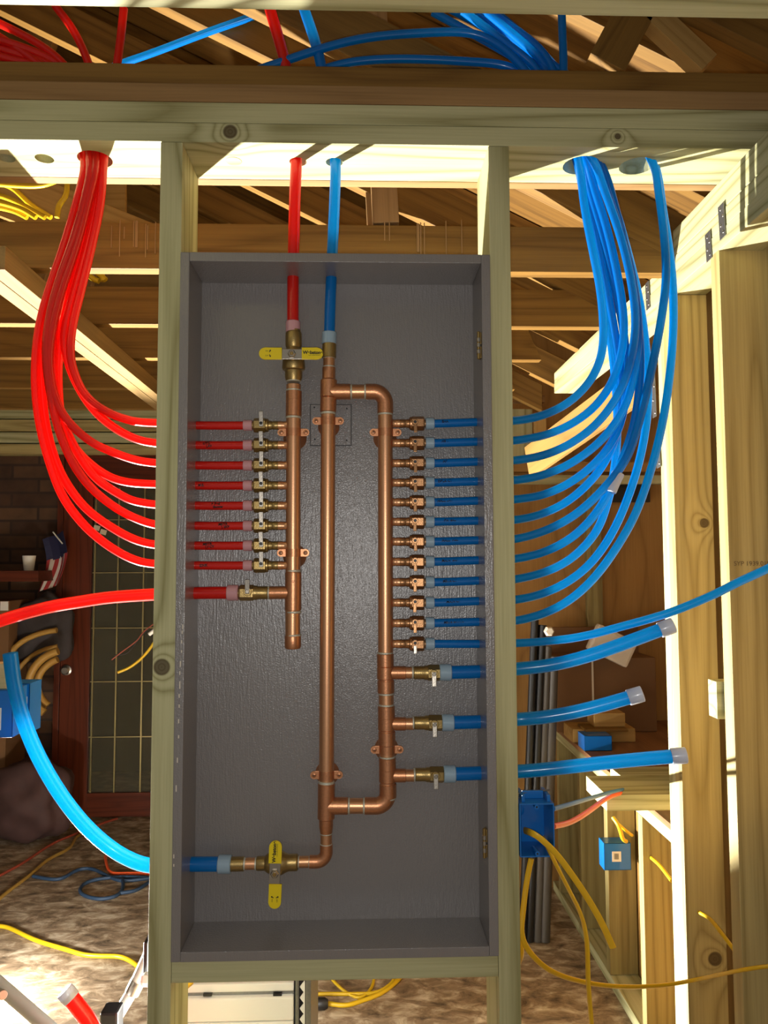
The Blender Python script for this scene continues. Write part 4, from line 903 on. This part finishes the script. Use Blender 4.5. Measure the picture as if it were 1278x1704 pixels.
# flag: striped cloth hanging from a stick
fg = thing('hanging_flag', 'small red and white striped flag with blue corner hanging beside the door', 'flag', W(85, 960, 3.2))
c0_ = W(70, 885, 3.2)
def flagpt(u, v):  # u across, v down
    return c0_+P3(.12*u+.03*math.sin(v*3), -.03*math.sin(u*7+v), -.30*v-.10*(1-u)*.5)
M_FR = simple('flag_red', rgb(150, 40, 40), .8); M_FW = simple('flag_white', rgb(190, 180, 170), .8); M_FB = simple('flag_blue', rgb(34, 36, 70), .8)
for kk in range(7):
    bm = bmesh.new(); g = [[bm.verts.new(flagpt((kk+a_)/7+.25*(.5-v/8)*1.0, .42+.58*v/8)) for a_ in (0, 1)] for v in range(9)]
    for v in range(8): bm.faces.new((g[v][0], g[v][1], g[v+1][1], g[v+1][0]))
    o = link('flag_stripe', bm, (M_FR, M_FW)[kk % 2], fg); md = o.modifiers.new('s', 'SOLIDIFY'); md.thickness = .002
bm = bmesh.new(); g = [[bm.verts.new(flagpt(a_/4+.1, v/6*.45)) for a_ in range(5)] for v in range(7)]
for v in range(6):
    for a_ in range(4): bm.faces.new((g[v][a_], g[v][a_+1], g[v+1][a_+1], g[v+1][a_]))
o = link('flag_canton', bm, M_FB, fg); md = o.modifiers.new('s', 'SOLIDIFY'); md.thickness = .002
cyl('flag_stick', W(88, 885, 3.18), W(104, 905, 3.18), .004, M_PAPER, fg, 8)
# hose coil and bags
def coil(cx, cy, rx, ry, a0, a1, Y, r, lab):
    pts = [W(cx+rx*math.cos(math.radians(a0+(a1-a0)*k/12)), cy+ry*math.sin(math.radians(a0+(a1-a0)*k/12)), Y) for k in range(13)]
    cable('coiled_hose', pts, r, M_HOSE, lab, 'hose', grp='tan hose loops')
coil(120, 1140, 72, 60, 130, 251, 2.95, .022, 'outer loop of tan yellow hose left of the distant door')
coil(122, 1140, 60, 48, 135, 244, 3.0, .020, 'inner loop of tan yellow hose left of the distant door')
coil(110, 1110, 100, 62, 160, 261, 3.05, .016, 'large upper loop of tan hose reaching the photo edge')
coil(112, 1150, 92, 76, 190, 260, 3.08, .013, 'middle thin loop of tan hose at the distant door')
def blob(name, c, s, m_, lab, cat):
    bm = bmesh.new(); bmesh.ops.create_icosphere(bm, subdivisions=4, radius=1)
    for v in bm.verts:
        n_ = 1+.13*math.sin(v.co.x*5+1)*math.cos(v.co.z*6)+.08*math.sin(v.co.y*9+v.co.x*4); v.co = Vector((v.co.x*s[0]*n_, v.co.y*s[1]*n_, max(v.co.z, -.8)*s[2]*n_))
    bmesh.ops.translate(bm, vec=c, verts=bm.verts); return tag(link(name, bm, m_, None, True), lab, cat)
p = W(72, 1045, 3.15); o = blob('dark_bundle', (p.x, 3.16, 1.1), (.17, .1, .2), M_DARK, 'dark grey bundle hanging above the hose loops at far left', 'bundle')
p = W(65, 1290, 3.0); blob('red_bag', (p.x, 2.9, .22), (.22, .15, .22), M_PINK, 'dull red crumpled bag on the floor left of the door', 'bag')
t = thing('storage_carton', 'dim carton with white label at the far left edge', 'carton', (-2.3, 3.0, 0)); a = W(-40, 1100, 3.0); b = W(16, 1000, 3.0)
bx('carton_body', a.x, b.x, 3.0, 3.25, .9, b.z, M_CARD, 'x', t); bx('carton_label', W(1, 1010, 3).x, W(14, 1010, 3).x, 2.996, 2.999, W(1, 1016, 3).z, W(1, 1001, 3).z, M_PAPER, 'x', t, 0)
bx('carton_base', a.x, b.x, 3.0, 3.25, 0, .899, M_CARD, 'x', t)
# floor cords
def fcord(name, pts, r, m_, lab, cat='cord'):
    return cable(name, [WZ(px, py, r+.001) for px, py in pts], r, m_, lab, cat)
fcord('extension_cord', [(-60, 1535), (0, 1541), (20, 1546), (60, 1565), (110, 1580), (140, 1589), (170, 1591), (200, 1592), (222, 1602), (240, 1618)], .0085, M_YCORD, 'bright yellow cord on the floor at lower left')
fcord('extension_cord', [(55, 1458), (85, 1463), (105, 1461), (130, 1447), (155, 1446), (180, 1458), (205, 1466), (250, 1461), (290, 1458)], .008, M_DBCORD, 'dark blue cord winding across the floor at lower left')
fcord('extension_cord', [(250, 1461), (215, 1459), (175, 1461), (145, 1468), (133, 1480), (140, 1490), (165, 1496), (190, 1492), (203, 1482), (205, 1470), (202, 1462)], .008, M_DBCORD, 'dark blue cord forming a round loop on the floor')
fcord('extension_cord', [(200, 1486), (225, 1482), (245, 1470), (265, 1455)], .008, M_DBCORD, 'dark blue cord tail right of the floor loop')
fcord('extension_cord', [(175, 1425), (178, 1440), (186, 1453), (220, 1453), (280, 1456)], .007, M_OCORD, 'orange cord on the floor under the cyan tube')
fcord('extension_cord', [(-20, 1515), (5, 1490), (50, 1456), (80, 1430), (115, 1412), (126, 1394), (140, 1385)], .0085, M_OLDC, 'dull yellow cord crossing the floor at left')
fcord('extension_cord', [(-10, 1462), (40, 1435), (85, 1405), (125, 1388), (165, 1372), (195, 1362)], .007, M_REDC, 'dull red cord crossing the dark floor at left')
fcord('extension_cord', [(-20, 1330), (15, 1325), (45, 1318), (65, 1305)], .009, M_OLDC, 'faint tan cord near the far left wall foot')
# work stand tripod pieces and lit white unit at the bottom
YS = .62
t = thing('light_stand', 'silver work stand tube with black clamp at lower left behind the stud', 'stand', W(200, 1700, YS))
M_ALU = simple('dull_aluminium', rgb(186, 182, 170), .45, 0, bump=.1, bscale=60, var=.12)
cyl('stand_pole', W(262, 1560, YS), W(226, 1640, YS), .017, M_ALU, t)
cyl('stand_pole', W(228, 1636, YS), W(172, 1730, YS), .0145, M_ALU, t)
cyl('pole_collar', W(231, 1630, YS), W(220, 1652, YS), .0185, M_STEEL, t)
bx('clamp_body', W(170, 1700, .55).x, W(200, 1700, .55).x, .53, .58, W(170, 1760, .55).z, W(170, 1678, .55).z, M_BLACK, 'z', t, .006)
bx('clamp_lever', W(240, 1600, .55).x, W(247, 1600, .55).x, .54, .58, W(240, 1620, .55).z, W(240, 1565, .55).z, M_BLACK, 'z', t, .003)
turned('clamp_knob', W(236, 1630, .52), W(250, 1630, .52), [(0, .012), (.3, .016), (1, .016)], M_WHITE, t, 6)
bm = bmesh.new()
t = thing('stand_leg', 'dark grey metal tube crossing the bottom left corner', 'pole', W(0, 1640, .5))
cyl('pole', W(-40, 1605, .5), W(110, 1735, .5), .016, simple('matte_grey_pole', rgb(140, 140, 134), .5), t); cyl('pole_knob', W(-2, 1652, .48), W(5, 1656, .45), .01, M_STEEL, t)
# white unit seen under the box
YU = .45
t = thing('white_panel_unit', 'bright white panelled unit seen below the grey box', 'unit', W(400, 1700, YU))
uz = W(400, 1637, YU).z; xa, xb = W(286, 1660, YU).x, W(489, 1660, YU).x
bx('upper_panel', xa, xb, YU, YU+.3, W(400, 1651, YU).z, uz, M_WHITE, 'x', t, .003)
bx('front_panel', xa, xb, YU-.01, YU+.3, W(400, 1696, YU).z, W(400, 1657, YU).z, M_WHITE, 'x', t, .004)
bx('front_panel', xa, xb, YU-.01, YU+.3, .1, W(400, 1697.5, YU).z, M_WHITE, 'x', t, .004)
bx('seam_strip', xa, xb, YU+.004, YU+.28, W(400, 1657.5, YU).z, W(400, 1650.5, YU).z, M_GALV, 'x', t, .001)
for px in (346, 462):
    p = W(px, 1654, YU); bx('latch', p.x-.010, p.x+.010, YU-.006, YU+.004, p.z-.002, p.z+.003, M_BLACK, 'x', t, .001)
xs0, xs1 = W(492, 1660, YU).x, W(512, 1660, YU).x
bx('edge_rail', xs0, xs0+.008, YU-.005, YU+.3, .1, uz+.01, M_GALV, 'z', t, .001)
bx('edge_rail', xs1-.004, xs1+.008, YU-.005, YU+.3, .1, uz+.01, M_GALV, 'z', t, .001)
bm = bmesh.new(); zz = uz+.005; kx0, kx1 = xs0+.01, xs1-.006
vs = []
for j in range(9):
    vs.append(((kx0 if j % 2 else kx0+.009), zz-j*.012))
L_ = [bm.verts.new((x_, YU-.002, z_)) for x_, z_ in vs]; R_ = [bm.verts.new((kx1, YU-.002, z_)) for x_, z_ in vs]
for j in range(8): bm.faces.new((L_[j], R_[j], R_[j+1], L_[j+1]))
o = link('toothed_strip', bm, M_WHITE, t); md = o.modifiers.new('s', 'SOLIDIFY'); md.thickness = .004
bx('rail_back', xs0, xs1, YU+.01, YU+.03, .1, uz+.008, M_DARK, 'z', t, .001)
bx('unit_foot', xa+.05, xa+.1, YU+.05, YU+.2, 0, .1, M_BLACK, 'x', t); bx('unit_foot', xb-.1, xb-.05, YU+.05, YU+.2, 0, .1, M_BLACK, 'x', t)
# plug and yellow extension cord under the box
pl = thing('cord_plug', 'black moulded plug on a yellow cord beside the white unit', 'plug', WZ(530, 1670, 0))
p = WZ(517, 1671, .02); q = WZ(546, 1670, .02)
turned('plug_body', p, q, [(0, .012), (.1, .017), (.5, .019), (.8, .019), (1, .013)], M_BLACK, pl, 18)
fcord('extension_cord', [(545, 1670), (575, 1673), (600, 1666), (630, 1655), (650, 1642), (665, 1628), (680, 1610)], .0075, M_YCORD, 'yellow cord leading from the black plug under the box')
fcord('extension_cord', [(505, 1655), (540, 1654), (590, 1654), (625, 1652), (650, 1638), (660, 1620)], .0065, M_YCORD, 'yellow cord lying just above the plug cord')
fcord('extension_cord', [(545, 1620), (560, 1638), (580, 1654), (600, 1660), (618, 1645), (624, 1620)], .0055, M_YCORD, 'yellow cord crossing steeply under the box')
cable('yellow_cable', [W(307, 1760, .1), W(303, 1700, .12), W(302, 1660, .13), W(306, 1645, .14), W(318, 1634, .16)], .006, M_ROMEX, 'yellow cable running down beside the left box stud')
